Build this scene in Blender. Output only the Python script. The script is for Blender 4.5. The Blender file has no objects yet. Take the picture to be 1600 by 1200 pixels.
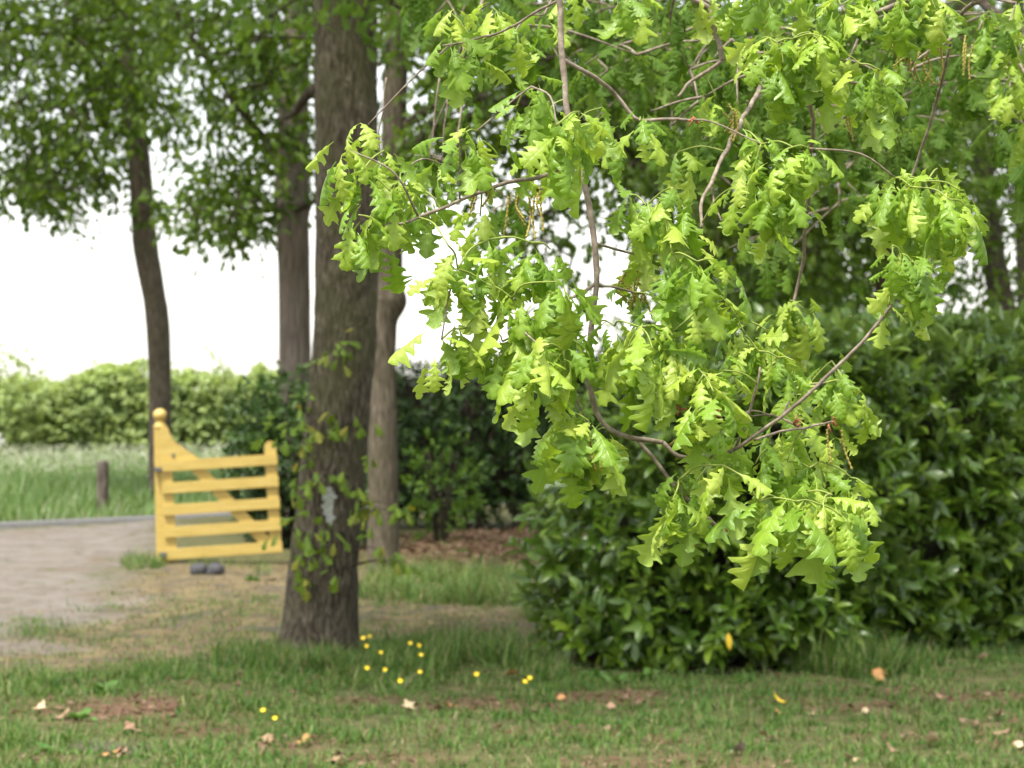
import bpy, math, random
import numpy as np
from mathutils import Matrix, Vector

random.seed(7)
rng = np.random.default_rng(7)
sc = bpy.context.scene
col = sc.collection
R = math.radians

# ------------------------------------------------------------------ camera, sky, sun, exposure
F = 3390.0            # focal length in photo pixels (photo is 1600 x 1200)
EYE = 1.5             # eye height in metres
HOR = 640.0           # row of the horizon
cam_d = bpy.data.cameras.new('camera')
cam = bpy.data.objects.new('camera', cam_d)
col.objects.link(cam)
cam_d.sensor_width = 36.0
cam_d.lens = 36.0 * F / 1600.0
cam_d.clip_start = 0.05
cam_d.clip_end = 6000.0
cam.location = (0, 0, EYE)
cam.rotation_euler = (R(90) + math.atan((HOR - 600.0) / F), 0, 0)
cam_d.dof.use_dof = True
cam_d.dof.focus_distance = 3.2
cam_d.dof.aperture_fstop = 9.6
cam_d.dof.aperture_blades = 0
sc.camera = cam

SUN_EL, SUN_AZ = 66.0, -150.0      # azimuth seen from above, 0 = +Y, clockwise; behind the camera to the left
world = bpy.data.worlds.new('World')
sc.world = world
world.use_nodes = True
wn = world.node_tree
wn.nodes.clear()
w_out = wn.nodes.new('ShaderNodeOutputWorld')
w_bg = wn.nodes.new('ShaderNodeBackground')
w_sky = wn.nodes.new('ShaderNodeTexSky')
w_hs = wn.nodes.new('ShaderNodeHueSaturation')
w_sky.sky_type = 'NISHITA'
w_sky.sun_disc = False
w_sky.sun_elevation = R(SUN_EL)
w_sky.sun_rotation = R(SUN_AZ)
w_sky.air_density = 1.6
w_sky.dust_density = 1.0
w_sky.ozone_density = 1.0
w_hs.inputs['Saturation'].default_value = 0.22
w_bg.inputs['Strength'].default_value = 0.095
wn.links.new(w_sky.outputs[0], w_hs.inputs['Color'])
wn.links.new(w_hs.outputs[0], w_bg.inputs['Color'])
wn.links.new(w_bg.outputs[0], w_out.inputs['Surface'])

sun_d = bpy.data.lights.new('sun', 'SUN')
sun_d.energy = 2.4
sun_d.angle = R(10)
sun_d.color = (1.0, 0.96, 0.88)
sun = bpy.data.objects.new('sun', sun_d)
col.objects.link(sun)
az = R(SUN_AZ)
sdir = Vector((math.sin(az) * math.cos(R(SUN_EL)), math.cos(az) * math.cos(R(SUN_EL)), math.sin(R(SUN_EL))))
sun.rotation_euler = (-sdir).to_track_quat('-Z', 'Y').to_euler()
sun.location = sdir * 60

vs = sc.view_settings
vs.view_transform = 'Standard'
vs.look = 'None'
vs.gamma = 1.0
vs.exposure = 1.75
vs.use_curve_mapping = False
sc.cycles.use_denoising = True
sc.cycles.max_bounces = 8
sc.cycles.transmission_bounces = 6
sc.cycles.diffuse_bounces = 4

# ------------------------------------------------------------------ helpers
def P(px, py, d):
    """Point at depth d that the photo shows at (px, py)."""
    return np.array([(px - 800.0) / F * d, d, EYE + (HOR - py) / F * d])

def GD(py):
    return F * EYE / (py - HOR)

def G(px, py):
    d = GD(py)
    return (px - 800.0) / F * d, d

def hash3(ix, iy, iz):
    h = (ix.astype(np.int64) * 374761393 + iy.astype(np.int64) * 668265263 + iz.astype(np.int64) * 2147483647)
    h = (h ^ (h >> 13)) * 1274126177
    h = h ^ (h >> 16)
    return (h & 0xFFFFFF).astype(np.float64) / float(0xFFFFFF)

def vnoise(p):
    p = np.asarray(p, dtype=np.float64)
    i = np.floor(p)
    f = p - i
    f = f * f * (3 - 2 * f)
    ix, iy, iz = i[:, 0].astype(np.int64), i[:, 1].astype(np.int64), i[:, 2].astype(np.int64)
    r = 0
    for dx in (0, 1):
        wx = f[:, 0] if dx else 1 - f[:, 0]
        for dy in (0, 1):
            wy = f[:, 1] if dy else 1 - f[:, 1]
            for dz in (0, 1):
                wz = f[:, 2] if dz else 1 - f[:, 2]
                r = r + wx * wy * wz * hash3(ix + dx, iy + dy, iz + dz)
    return r

def fbm(p, octv=4):
    p = np.asarray(p, dtype=np.float64)
    a, s, t = 0.5, 0.0, 0.0
    for k in range(octv):
        s = s + a * vnoise(p * (2.0 ** k) + 17.3 * k)
        t += a
        a *= 0.5
    return s / t

def nrm(v):
    return v / np.maximum(np.linalg.norm(v, axis=-1, keepdims=True), 1e-9)

def sstep(a, b, x):
    t = np.clip((x - a) / (b - a), 0, 1)
    return t * t * (3 - 2 * t)

def mesh_from(name, V, faces, attrs=None, mat=None, smooth=True):
    """faces: list of int arrays (m,k). attrs: {name: (kind, per-vertex array)}"""
    me = bpy.data.meshes.new(name)
    V = np.ascontiguousarray(V, dtype=np.float32)
    me.vertices.add(len(V))
    me.vertices.foreach_set('co', V.ravel())
    idx, tot = [], []
    for f in faces:
        f = np.asarray(f, dtype=np.int32)
        if len(f) == 0:
            continue
        idx.append(f.ravel())
        tot.append(np.full(len(f), f.shape[1], dtype=np.int32))
    idx = np.concatenate(idx); tot = np.concatenate(tot)
    start = np.concatenate([[0], np.cumsum(tot)[:-1]]).astype(np.int32)
    me.loops.add(len(idx))
    me.loops.foreach_set('vertex_index', idx)
    me.polygons.add(len(tot))
    me.polygons.foreach_set('loop_start', start)
    me.polygons.foreach_set('loop_total', tot)
    me.polygons.foreach_set('use_smooth', np.full(len(tot), smooth, dtype=bool))
    if attrs:
        for an, (kind, arr) in attrs.items():
            a = me.attributes.new(an, kind, 'POINT')
            arr = np.ascontiguousarray(arr, dtype=np.float32)
            a.data.foreach_set('vector' if kind == 'FLOAT_VECTOR' else 'value', arr.ravel())
    me.update(calc_edges=True)
    if mat:
        me.materials.append(mat)
    return me

def link(name, data, parent=None):
    o = bpy.data.objects.new(name, data)
    col.objects.link(o)
    if parent is not None:
        o.parent = parent
        o.matrix_parent_inverse = Matrix.Translation(-Vector(parent.location))
    return o

def tag(o, label=None, cat=None, group=None, kind=None):
    if label: o['label'] = label
    if cat: o['category'] = cat
    if group: o['group'] = group
    if kind: o['kind'] = kind
    return o

def thing(name, loc, label, cat, group=None):
    o = bpy.data.objects.new(name, None)
    col.objects.link(o)
    o.location = loc
    o.empty_display_size = 0.1
    return tag(o, label, cat, group)

def catmull(pts, n):
    pts = np.asarray(pts, dtype=np.float64)
    if len(pts) == 2:
        t = np.linspace(0, 1, n)[:, None]
        return pts[0] * (1 - t) + pts[1] * t
    q = np.vstack([2 * pts[0] - pts[1], pts, 2 * pts[-1] - pts[-2]])
    m = len(pts) - 1
    ts = np.linspace(0, m, n)
    k = np.minimum(ts.astype(int), m - 1)
    t = (ts - k)[:, None]
    p0, p1, p2, p3 = q[k], q[k + 1], q[k + 2], q[k + 3]
    return 0.5 * (2 * p1 + (p2 - p0) * t + (2 * p0 - 5 * p1 + 4 * p2 - p3) * t ** 2 + (3 * p1 - p0 - 3 * p2 + p3) * t ** 3)

def tube_data(path, rad, seg=6, disp=None):
    path = np.asarray(path, dtype=np.float64)
    n = len(path)
    rad = np.broadcast_to(np.asarray(rad, dtype=np.float64), (n,))
    tan = nrm(np.gradient(path, axis=0))
    ref = np.array([0.0, 1.0, 0.0]) if abs(tan[0][1]) < 0.8 else np.array([1.0, 0, 0])
    a = nrm(np.cross(tan, ref)); b = np.cross(tan, a)
    th = np.linspace(0, 2 * math.pi, seg, endpoint=False)
    ring = a[:, None, :] * np.cos(th)[None, :, None] + b[:, None, :] * np.sin(th)[None, :, None]
    V = path[:, None, :] + ring * rad[:, None, None]
    if disp is not None:
        s = np.concatenate([[0], np.cumsum(np.linalg.norm(np.diff(path, axis=0), axis=1))])
        V = V + ring * disp(th, s, rad)[:, :, None]
    V = V.reshape(-1, 3)
    i = np.arange(n - 1)[:, None] * seg
    j = np.arange(seg)[None, :]
    j2 = (j + 1) % seg
    Q = np.stack([i + j, i + j2, i + seg + j2, i + seg + j], axis=-1).reshape(-1, 4)
    c0, c1 = len(V), len(V) + 1
    V = np.vstack([V, path[0], path[-1]])
    jj = np.arange(seg)
    T = np.vstack([np.stack([np.full(seg, c0), (jj + 1) % seg, jj], 1),
                   np.stack([np.full(seg, c1), (n - 1) * seg + jj, (n - 1) * seg + (jj + 1) % seg], 1)])
    return V, Q, T

class Soup:
    def __init__(self):
        self.V, self.Q, self.T, self.n = [], [], [], 0
    def add(self, V, Q=None, T=None):
        self.V.append(V)
        if Q is not None and len(Q): self.Q.append(np.asarray(Q) + self.n)
        if T is not None and len(T): self.T.append(np.asarray(T) + self.n)
        self.n += len(V)
    def tube(self, path, rad, seg=5):
        self.add(*tube_data(path, rad, seg))
    def mesh(self, name, mat, smooth=True):
        fs = []
        if self.Q: fs.append(np.vstack(self.Q))
        if self.T: fs.append(np.vstack(self.T))
        return mesh_from(name, np.vstack(self.V), fs, mat=mat, smooth=smooth)

def frames(d, n):
    """rotation matrices: template +Y -> d, +Z -> n"""
    d = nrm(d)
    n = nrm(n - (n * d).sum(-1, keepdims=True) * d)
    s = np.cross(d, n)
    return np.stack([s, d, n], axis=-1)

def scatter_mesh(name, templates, pos, Rm, scale, rnd, mat, var=None):
    """one mesh of many small leaves; templates: list of (V, Q, T, co)"""
    pos = np.asarray(pos); N = len(pos)
    if var is None: var = rng.integers(0, len(templates), N)
    Vs, Qs, Ts, A, C, off = [], [], [], [], [], 0
    scale = np.asarray(scale)
    if scale.ndim == 1: scale = np.repeat(scale[:, None], 3, 1)
    for k, (TV, TQ, TT, TC) in enumerate(templates):
        m = np.where(var == k)[0]
        if len(m) == 0: continue
        V = TV[None] * scale[m][:, None, :]
        V = np.einsum('nij,nvj->nvi', Rm[m], V) + pos[m][:, None, :]
        base = off + np.arange(len(m))[:, None, None] * len(TV)
        if len(TQ): Qs.append((TQ[None] + base).reshape(-1, TQ.shape[1]))
        if len(TT): Ts.append((TT[None] + base).reshape(-1, 3))
        Vs.append(V.reshape(-1, 3)); off += len(m) * len(TV)
        A.append(np.repeat(rnd[m], len(TV)))
        C.append(np.tile(TC, (len(m), 1)))
    fs = []
    if Qs: fs.append(np.vstack(Qs))
    if Ts: fs.append(np.vstack(Ts))
    return mesh_from(name, np.vstack(Vs), fs,
                     {'rnd': ('FLOAT', np.concatenate(A)), 'leafco': ('FLOAT_VECTOR', np.vstack(C))}, mat)

# ------------------------------------------------------------------ leaf templates
def bend_leaf(V, bend, fold, twist=0.0, wave=0.0, ph=0.0):
    """curl a flat leaf (length 1 along +Y) downwards by bend radians, fold along the midrib"""
    x, y, z = V[:, 0], V[:, 1], V[:, 2]
    z = z + np.abs(x) * fold + wave * np.sin(y * 11 + ph + np.sign(x) * 1.3) * np.abs(x)
    a = bend * y
    if abs(bend) < 1e-3:
        Y, Z = y, np.zeros_like(y)
    else:
        Y, Z = np.sin(a) / bend, -(1 - np.cos(a)) / bend
    tw = twist * y
    xx, zz = x * np.cos(tw) - z * np.sin(tw), x * np.sin(tw) + z * np.cos(tw)
    return np.stack([xx, Y + zz * np.sin(a), Z + zz * np.cos(a)], axis=1)

def oak_template(seed, bend, fold, twist, hi=True, wave=0.12):
    r = random.Random(seed)
    if hi:
        half = [(0, .012), (.10, .014)]
        deep = r.uniform(.8, 1.25)
        few = seed % 3 != 0
        for tc_, w_, sn_ in (((.27, .14, .04), (.485, .27, .075), (.715, .33, .105)) if few else ((.24, .11, .035), (.415, .205, .06), (.60, .30, .085), (.775, .30, .105))):
            for dt_, fw_ in ((-.075, None), (-.052, .55), (-.032, .86), (.004, 1.0), (.036, .93), (.046, .6)):
                ww_ = sn_ * deep if fw_ is None else w_ * fw_
                half.append((tc_ + dt_ * (1.32 if few else 1) + .20 * (ww_ - sn_), ww_))
        half += [(.845 if few else .865, .12), (.895, .16), (.945, .155), (.985, .09), (1.005, .0)]
        mid = list(np.linspace(0, 1, len(half)) ** 1.0)
        mid = [min(.9 * m_ + .1 * h_[0], 1) if k_ not in (0, len(half) - 1) else float(k_ > 0) for k_, (m_, h_) in enumerate(zip([max(.0, h_[0] - .35 * h_[1]) for h_ in half], half))]
        for k_ in range(1, len(mid)):
            mid[k_] = max(mid[k_], mid[k_ - 1] + .004)
        mid = [m_ / mid[-1] for m_ in mid]
    else:
        half = [(0, .02), (.12, .06), (.25, .17), (.30, .10), (.45, .28), (.50, .15), (.68, .34), (.72, .19), (.88, .24), (1.0, .0)]
        mid = [0, .1, .2, .28, .38, .48, .6, .7, .85, 1.0]
    n = len(half)
    s1, s2 = [], []
    for i, (t, w) in enumerate(half):
        s1.append((w * (1 + r.uniform(-.16, .16)), t + r.uniform(-.012, .012)))
        s2.append((w * (1 + r.uniform(-.16, .16)), t + r.uniform(-.012, .012)))
    V, C = [], []
    if hi:
        # columns: left edge, left half, midrib, right half, right edge
        for sgn, k in ((-1, 1.0), (-1, .5), (0, 0), (1, .5), (1, 1.0)):
            for i in range(n):
                w, t = (s1 if sgn < 0 else s2)[i]
                tt = mid[i] * (1 - k) + t * k
                V.append((sgn * w * k, tt, 0.032 * math.sin(k * math.pi) * min(w / .12, 1)))
                C.append((sgn * k, tt, sgn * w * k))
        ncol = 5
    else:
        for sgn, k in ((-1, 1.0), (0, 0), (1, 1.0)):
            for i in range(n):
                w, t = (s1 if sgn < 0 else s2)[i]
                tt = mid[i] * (1 - k) + t * k
                V.append((sgn * w * k, tt, 0)); C.append((sgn * k, tt, sgn * w * k))
        ncol = 3
    Q = []
    for c in range(ncol - 1):
        for i in range(n - 1):
            Q.append((c * n + i, (c + 1) * n + i, (c + 1) * n + i + 1, c * n + i + 1))
    V = np.array(V, float); V[:, 0] *= .95
    V = bend_leaf(V, bend, fold, twist, wave, seed)
    return V, np.array(Q), np.zeros((0, 3), int), np.array(C, float)

def ellip_template(seed, bend, fold, width=.2, n=5):
    t = np.linspace(0, 1, n)
    w = width * np.sin(math.pi * t ** .85) ** .75
    w[0] = .015; w[-1] = 0.0
    V, C = [], []
    for sgn in (-1, 0, 1):
        for i in range(n):
            V.append((sgn * w[i], t[i], 0)); C.append((sgn, t[i], sgn * w[i]))
    Q = []
    for c in range(2):
        for i in range(n - 1):
            Q.append((c * n + i, (c + 1) * n + i, (c + 1) * n + i + 1, c * n + i + 1))
    V = bend_leaf(np.array(V, float), bend, fold, random.Random(seed).uniform(-.3, .3), .06, seed)
    return V, np.array(Q), np.zeros((0, 3), int), np.array(C, float)

OAK_HI = [oak_template(s, b, f, tw) for s, b, f, tw in
          [(1, .5, -.25, .1), (2, .9, -.5, -.3), (3, 1.3, -.35, .25), (4, .3, -.7, .3), (5, .8, -.3, -.2),
           (6, .7, -.9, .5), (7, 1.6, -.5, -.5), (8, .6, .15, .2), (9, 1.1, -.2, 0), (10, .45, -.5, -.3)]]
OAK_LO = [oak_template(s, b, f, tw, hi=False) for s, b, f, tw in
          [(11, .6, -.3, .2), (12, 1.0, -.5, -.3), (13, 1.3, -.2, .3), (14, .4, .3, -.2), (15, .8, -.8, .1)]]
LAUREL = [ellip_template(s, b, f, w) for s, b, f, w in
          [(21, .35, .25, .17), (22, .6, .4, .19), (23, .15, .2, .2), (24, .8, .3, .16), (25, .4, .5, .21)]]
SMALL = [ellip_template(s, b, f, w, 4) for s, b, f, w in [(31, .4, .3, .25), (32, .8, .2, .28), (33, .2, .4, .22)]]

# ------------------------------------------------------------------ materials
def new_mat(name):
    m = bpy.data.materials.new(name)
    m.use_nodes = True
    nt = m.node_tree
    nt.nodes.clear()
    return m, nt, nt.nodes.new('ShaderNodeOutputMaterial')

def N(nt, t, **kw):
    n = nt.nodes.new(t)
    for k, v in kw.items():
        setattr(n, k, v)
    return n

def ramp(nt, stops, interp='LINEAR'):
    n = nt.nodes.new('ShaderNodeValToRGB')
    cr = n.color_ramp
    cr.interpolation = interp
    while len(cr.elements) < len(stops):
        cr.elements.new(0.5)
    for e, (p, c) in zip(cr.elements, stops):
        e.position = p
        e.color = (c[0], c[1], c[2], 1)
    return n

def leaf_mat(name, stops, trans=0.4, rough=0.45, spec=0.4, veins=0.0, tint=(1.15, 1.1, .7), back=0.0, patch=0.0):
    m, nt, out = new_mat(name)
    L = nt.links.new
    at = N(nt, 'ShaderNodeAttribute', attribute_name='rnd')
    oi = N(nt, 'ShaderNodeObjectInfo')
    ad = N(nt, 'ShaderNodeMath', operation='ADD')
    fr = N(nt, 'ShaderNodeMath', operation='FRACT')
    L(at.outputs['Fac'], ad.inputs[0]); L(oi.outputs['Random'], ad.inputs[1]); L(ad.outputs[0], fr.inputs[0])
    cr = ramp(nt, stops)
    L(fr.outputs[0], cr.inputs[0])
    c = cr.outputs[0]
    co = N(nt, 'ShaderNodeAttribute', attribute_name='leafco')
    pr = N(nt, 'ShaderNodeBsdfPrincipled')
    if patch:
        gm = N(nt, 'ShaderNodeNewGeometry')
        nz = N(nt, 'ShaderNodeTexNoise'); nz.inputs['Scale'].default_value = 1.3; nz.inputs['Detail'].default_value = 2
        L(gm.outputs['Position'], nz.inputs['Vector'])
        mr = N(nt, 'ShaderNodeMapRange'); mr.inputs[1].default_value = .3; mr.inputs[2].default_value = .7
        mr.inputs[3].default_value = 1 - patch; mr.inputs[4].default_value = 1 + patch
        L(nz.outputs[0], mr.inputs[0])
        vm = N(nt, 'ShaderNodeVectorMath', operation='SCALE')
        L(c, vm.inputs[0]); L(mr.outputs[0], vm.inputs['Scale']); c = vm.outputs[0]
    if veins:
        sp = N(nt, 'ShaderNodeSeparateXYZ'); L(co.outputs['Vector'], sp.inputs[0])
        ab = N(nt, 'ShaderNodeMath', operation='ABSOLUTE'); L(sp.outputs[2], ab.inputs[0])
        # side veins: stripes of (y - |x|)
        mu = N(nt, 'ShaderNodeMath', operation='MULTIPLY'); mu.inputs[1].default_value = 0.9; L(ab.outputs[0], mu.inputs[0])
        sb = N(nt, 'ShaderNodeMath', operation='SUBTRACT'); L(sp.outputs[1], sb.inputs[0]); L(mu.outputs[0], sb.inputs[1])
        m2 = N(nt, 'ShaderNodeMath', operation='MULTIPLY'); m2.inputs[1].default_value = 6.5; L(sb.outputs[0], m2.inputs[0])
        pp = N(nt, 'ShaderNodeMath', operation='PINGPONG'); pp.inputs[1].default_value = 0.5; L(m2.outputs[0], pp.inputs[0])
        v1 = N(nt, 'ShaderNodeMapRange'); v1.inputs[1].default_value = .0; v1.inputs[2].default_value = .07; v1.inputs[3].default_value = 1; v1.inputs[4].default_value = 0
        L(pp.outputs[0], v1.inputs[0])
        v2 = N(nt, 'ShaderNodeMapRange'); v2.inputs[1].default_value = .004; v2.inputs[2].default_value = .018; v2.inputs[3].default_value = 1; v2.inputs[4].default_value = 0
        L(ab.outputs[0], v2.inputs[0])
        mx = N(nt, 'ShaderNodeMath', operation='MAXIMUM'); L(v1.outputs[0], mx.inputs[0]); L(v2.outputs[0], mx.inputs[1])
        sc_ = N(nt, 'ShaderNodeMath', operation='MULTIPLY'); sc_.inputs[1].default_value = veins; L(mx.outputs[0], sc_.inputs[0])
        mc = N(nt, 'ShaderNodeMix', data_type='RGBA'); L(sc_.outputs[0], mc.inputs[0]); L(c, mc.inputs[6])
        mc.inputs[7].default_value = (.42, .50, .16, 1); c = mc.outputs[2]
        nz2 = N(nt, 'ShaderNodeTexNoise'); nz2.inputs['Scale'].default_value = 9; L(co.outputs['Vector'], nz2.inputs['Vector'])
        bs = N(nt, 'ShaderNodeMath', operation='SUBTRACT'); L(nz2.outputs[0], bs.inputs[0]); L(mx.outputs[0], bs.inputs[1])
        bp = N(nt, 'ShaderNodeBump'); bp.inputs['Strength'].default_value = .35; bp.inputs['Distance'].default_value = .002
        L(bs.outputs[0], bp.inputs['Height']); L(bp.outputs[0], pr.inputs['Normal'])
    if back:
        gb = N(nt, 'ShaderNodeNewGeometry')
        mb = N(nt, 'ShaderNodeMix', data_type='RGBA')
        mm = N(nt, 'ShaderNodeMath', operation='MULTIPLY'); mm.inputs[1].default_value = back
        L(gb.outputs['Backfacing'], mm.inputs[0]); L(mm.outputs[0], mb.inputs[0]); L(c, mb.inputs[6])
        mb.inputs[7].default_value = (.30, .38, .17, 1); c = mb.outputs[2]
    L(c, pr.inputs['Base Color'])
    pr.inputs['Roughness'].default_value = rough
    pr.inputs['Specular IOR Level'].default_value = spec
    tr = N(nt, 'ShaderNodeBsdfTranslucent')
    tm = N(nt, 'ShaderNodeVectorMath', operation='MULTIPLY'); tm.inputs[1].default_value = tint
    L(c, tm.inputs[0]); L(tm.outputs[0], tr.inputs['Color'])
    ms = N(nt, 'ShaderNodeMixShader'); ms.inputs[0].default_value = trans
    L(pr.outputs[0], ms.inputs[1]); L(tr.outputs[0], ms.inputs[2]); L(ms.outputs[0], out.inputs['Surface'])
    return m

def simple_mat(name, c1, c2, scale=8, rough=.8, bump=.3, bdist=.01, stretch=(1, 1, 1), detail=6, c3=None, spec=.3, space='Object'):
    m, nt, out = new_mat(name)
    L = nt.links.new
    tc = N(nt, 'ShaderNodeTexCoord')
    mp = N(nt, 'ShaderNodeMapping'); mp.inputs['Scale'].default_value = stretch
    L(tc.outputs[space], mp.inputs['Vector'])
    nz = N(nt, 'ShaderNodeTexNoise'); nz.inputs['Scale'].default_value = scale; nz.inputs['Detail'].default_value = detail
    nz.inputs['Roughness'].default_value = .65
    L(mp.outputs[0], nz.inputs['Vector'])
    st = [(.3, c1), (.68, c2)] if c3 is None else [(.28, c1), (.52, c2), (.72, c3)]
    cr = ramp(nt, st)
    L(nz.outputs[0], cr.inputs[0])
    pr = N(nt, 'ShaderNodeBsdfPrincipled')
    L(cr.outputs[0], pr.inputs['Base Color'])
    pr.inputs['Roughness'].default_value = rough
    pr.inputs['Specular IOR Level'].default_value = spec
    bp = N(nt, 'ShaderNodeBump'); bp.inputs['Strength'].default_value = bump; bp.inputs['Distance'].default_value = bdist
    L(nz.outputs[0], bp.inputs['Height']); L(bp.outputs[0], pr.inputs['Normal'])
    L(pr.outputs[0], out.inputs['Surface'])
    return m

def bark_mat(name, dark, mid, light, moss, mossamt=.4, vs=26, stretch=.11):
    m, nt, out = new_mat(name)
    L = nt.links.new
    tc = N(nt, 'ShaderNodeTexCoord')
    mp = N(nt, 'ShaderNodeMapping'); mp.inputs['Scale'].default_value = (1, 1, stretch)
    L(tc.outputs['Object'], mp.inputs['Vector'])
    nz = N(nt, 'ShaderNodeTexNoise'); nz.inputs['Scale'].default_value = vs; nz.inputs['Detail'].default_value = 5
    nz.inputs['Distortion'].default_value = .6
    L(mp.outputs[0], nz.inputs['Vector'])
    cr = ramp(nt, [(.3, dark), (.5, mid), (.72, light)]); L(nz.outputs[0], cr.inputs[0])
    n2 = N(nt, 'ShaderNodeTexNoise'); n2.inputs['Scale'].default_value = 2.6; n2.inputs['Detail'].default_value = 6
    L(tc.outputs['Object'], n2.inputs['Vector'])
    mr = N(nt, 'ShaderNodeMapRange'); mr.inputs[1].default_value = .45; mr.inputs[2].default_value = .68; mr.inputs[4].default_value = mossamt
    L(n2.outputs[0], mr.inputs[0])
    mx = N(nt, 'ShaderNodeMix', data_type='RGBA'); L(mr.outputs[0], mx.inputs[0]); L(cr.outputs[0], mx.inputs[6])
    mx.inputs[7].default_value = (*moss, 1)
    n3 = N(nt, 'ShaderNodeTexNoise'); n3.inputs['Scale'].default_value = 34; n3.inputs['Detail'].default_value = 3
    L(tc.outputs['Object'], n3.inputs['Vector'])
    m3 = N(nt, 'ShaderNodeMapRange'); m3.inputs[1].default_value = .66; m3.inputs[2].default_value = .74; m3.inputs[4].default_value = .55
    L(n3.outputs[0], m3.inputs[0])
    mx2 = N(nt, 'ShaderNodeMix', data_type='RGBA'); L(m3.outputs[0], mx2.inputs[0]); L(mx.outputs[2], mx2.inputs[6])
    mx2.inputs[7].default_value = (light[0] * 1.5, light[1] * 1.55, light[2] * 1.5, 1)
    pr = N(nt, 'ShaderNodeBsdfPrincipled'); L(mx2.outputs[2], pr.inputs['Base Color'])
    pr.inputs['Roughness'].default_value = .92; pr.inputs['Specular IOR Level'].default_value = .15
    bp = N(nt, 'ShaderNodeBump'); bp.inputs['Strength'].default_value = .7; bp.inputs['Distance'].default_value = .02
    L(nz.outputs[0], bp.inputs['Height']); L(bp.outputs[0], pr.inputs['Normal'])
    L(pr.outputs[0], out.inputs['Surface'])
    return m

M = {}
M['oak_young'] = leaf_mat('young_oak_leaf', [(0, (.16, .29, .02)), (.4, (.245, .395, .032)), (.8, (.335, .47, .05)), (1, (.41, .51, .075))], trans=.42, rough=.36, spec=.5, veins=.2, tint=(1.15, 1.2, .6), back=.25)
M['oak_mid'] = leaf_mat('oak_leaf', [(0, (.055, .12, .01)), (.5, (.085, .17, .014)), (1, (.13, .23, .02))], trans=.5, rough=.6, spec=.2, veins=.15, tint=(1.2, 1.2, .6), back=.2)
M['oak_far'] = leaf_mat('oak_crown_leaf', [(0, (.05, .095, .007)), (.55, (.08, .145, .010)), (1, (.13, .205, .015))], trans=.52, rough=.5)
M['shoot'] = leaf_mat('trunk_shoot_leaf', [(0, (.13, .22, .02)), (.7, (.19, .29, .025)), (1, (.30, .28, .035))], trans=.4, rough=.5)
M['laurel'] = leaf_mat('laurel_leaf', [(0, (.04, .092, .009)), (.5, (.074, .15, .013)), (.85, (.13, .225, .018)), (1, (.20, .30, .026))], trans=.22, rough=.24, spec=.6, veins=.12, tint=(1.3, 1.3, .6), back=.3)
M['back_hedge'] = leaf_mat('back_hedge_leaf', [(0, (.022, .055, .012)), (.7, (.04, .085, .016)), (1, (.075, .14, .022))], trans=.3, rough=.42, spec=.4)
M['far_hedge'] = leaf_mat('far_hedge_leaf', [(0, (.25, .32, .12)), (.5, (.32, .41, .15)), (1, (.40, .49, .17))], trans=.4, rough=.6, patch=.18)
M['bg_green'] = leaf_mat('background_leaf', [(0, (.055, .12, .016)), (.6, (.095, .19, .022)), (1, (.16, .28, .03))], trans=.45, rough=.5)
M['grass'] = leaf_mat('lawn_grass', [(0, (.035, .10, .016)), (.5, (.075, .165, .025)), (.78, (.13, .22, .04)), (.92, (.20, .21, .08)), (1, (.32, .28, .15))], trans=.3, rough=.55, spec=.25)
M['drygrass'] = leaf_mat('dry_grass', [(0, (.08, .09, .03)), (.5, (.15, .13, .055)), (1, (.24, .20, .10))], trans=.25, rough=.7, spec=.2)
M['litter'] = leaf_mat('dead_leaf', [(0, (.10, .05, .03)), (.4, (.12, .07, .042)), (.75, (.18, .115, .072)), (1, (.28, .20, .135))], trans=.15, rough=.8, spec=.15)
M['bark_main'] = bark_mat('oak_bark', (.02, .016, .011), (.072, .058, .040), (.17, .145, .108), (.066, .07, .026), .65, vs=56, stretch=.24)
M['bark_grey'] = bark_mat('grey_bark', (.04, .031, .022), (.10, .08, .058), (.18, .15, .115), (.08, .08, .04), .35, vs=44, stretch=.14)
M['bark_pale'] = bark_mat('pale_bark', (.09, .07, .057), (.165, .133, .11), (.26, .215, .18), (.14, .14, .09), .2, vs=30, stretch=.09)
M['bark_dark'] = bark_mat('branch_bark', (.02, .015, .011), (.055, .043, .03), (.10, .085, .062), (.05, .055, .025), .4, vs=40, stretch=.3)
M['twig'] = simple_mat('twig_bark', (.09, .066, .048), (.21, .165, .125), 60, .8, .5, .003, c3=(.36, .31, .245))
M['greenstem'] = simple_mat('green_stem', (.16, .22, .04), (.28, .32, .07), 40, .6, .2, .001)
M['darkstem'] = simple_mat('flower_stem', (.05, .10, .02), (.09, .15, .03), 40, .7, .2, .001)
M['catkin'] = simple_mat('catkin', (.20, .15, .03), (.36, .30, .08), 200, .9, .6, .002)
M['bud'] = simple_mat('bud_scale', (.20, .06, .03), (.38, .15, .07), 100, .7, .3, .001)
M['core'] = simple_mat('hedge_twigs', (.018, .015, .01), (.05, .042, .026), 14, .95, .8, .05)
M['farcore'] = simple_mat('far_hedge_inner', (.09, .12, .04), (.16, .21, .07), 3, .95, .8, .05)
M['asphalt'] = simple_mat('asphalt', (.09, .087, .085), (.16, .155, .15), 20, .85, .3, .01)
M['stone'] = simple_mat('dark_stone', (.035, .035, .04), (.085, .083, .088), 18, .8, .5, .02)
M['petal'] = simple_mat('buttercup_petal', (.80, .56, .01), (.88, .66, .015), 30, .35, .1, .001, spec=.6)
M['white'] = simple_mat('white_blossom', (.70, .72, .62), (.82, .83, .78), 30, .8, .1, .001)
M['stick'] = simple_mat('dead_stick', (.24, .18, .11), (.42, .34, .22), 30, .85, .4, .004)
M['iron'] = simple_mat('hinge_iron', (.06, .06, .065), (.16, .155, .15), 40, .55, .2, .002)
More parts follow.
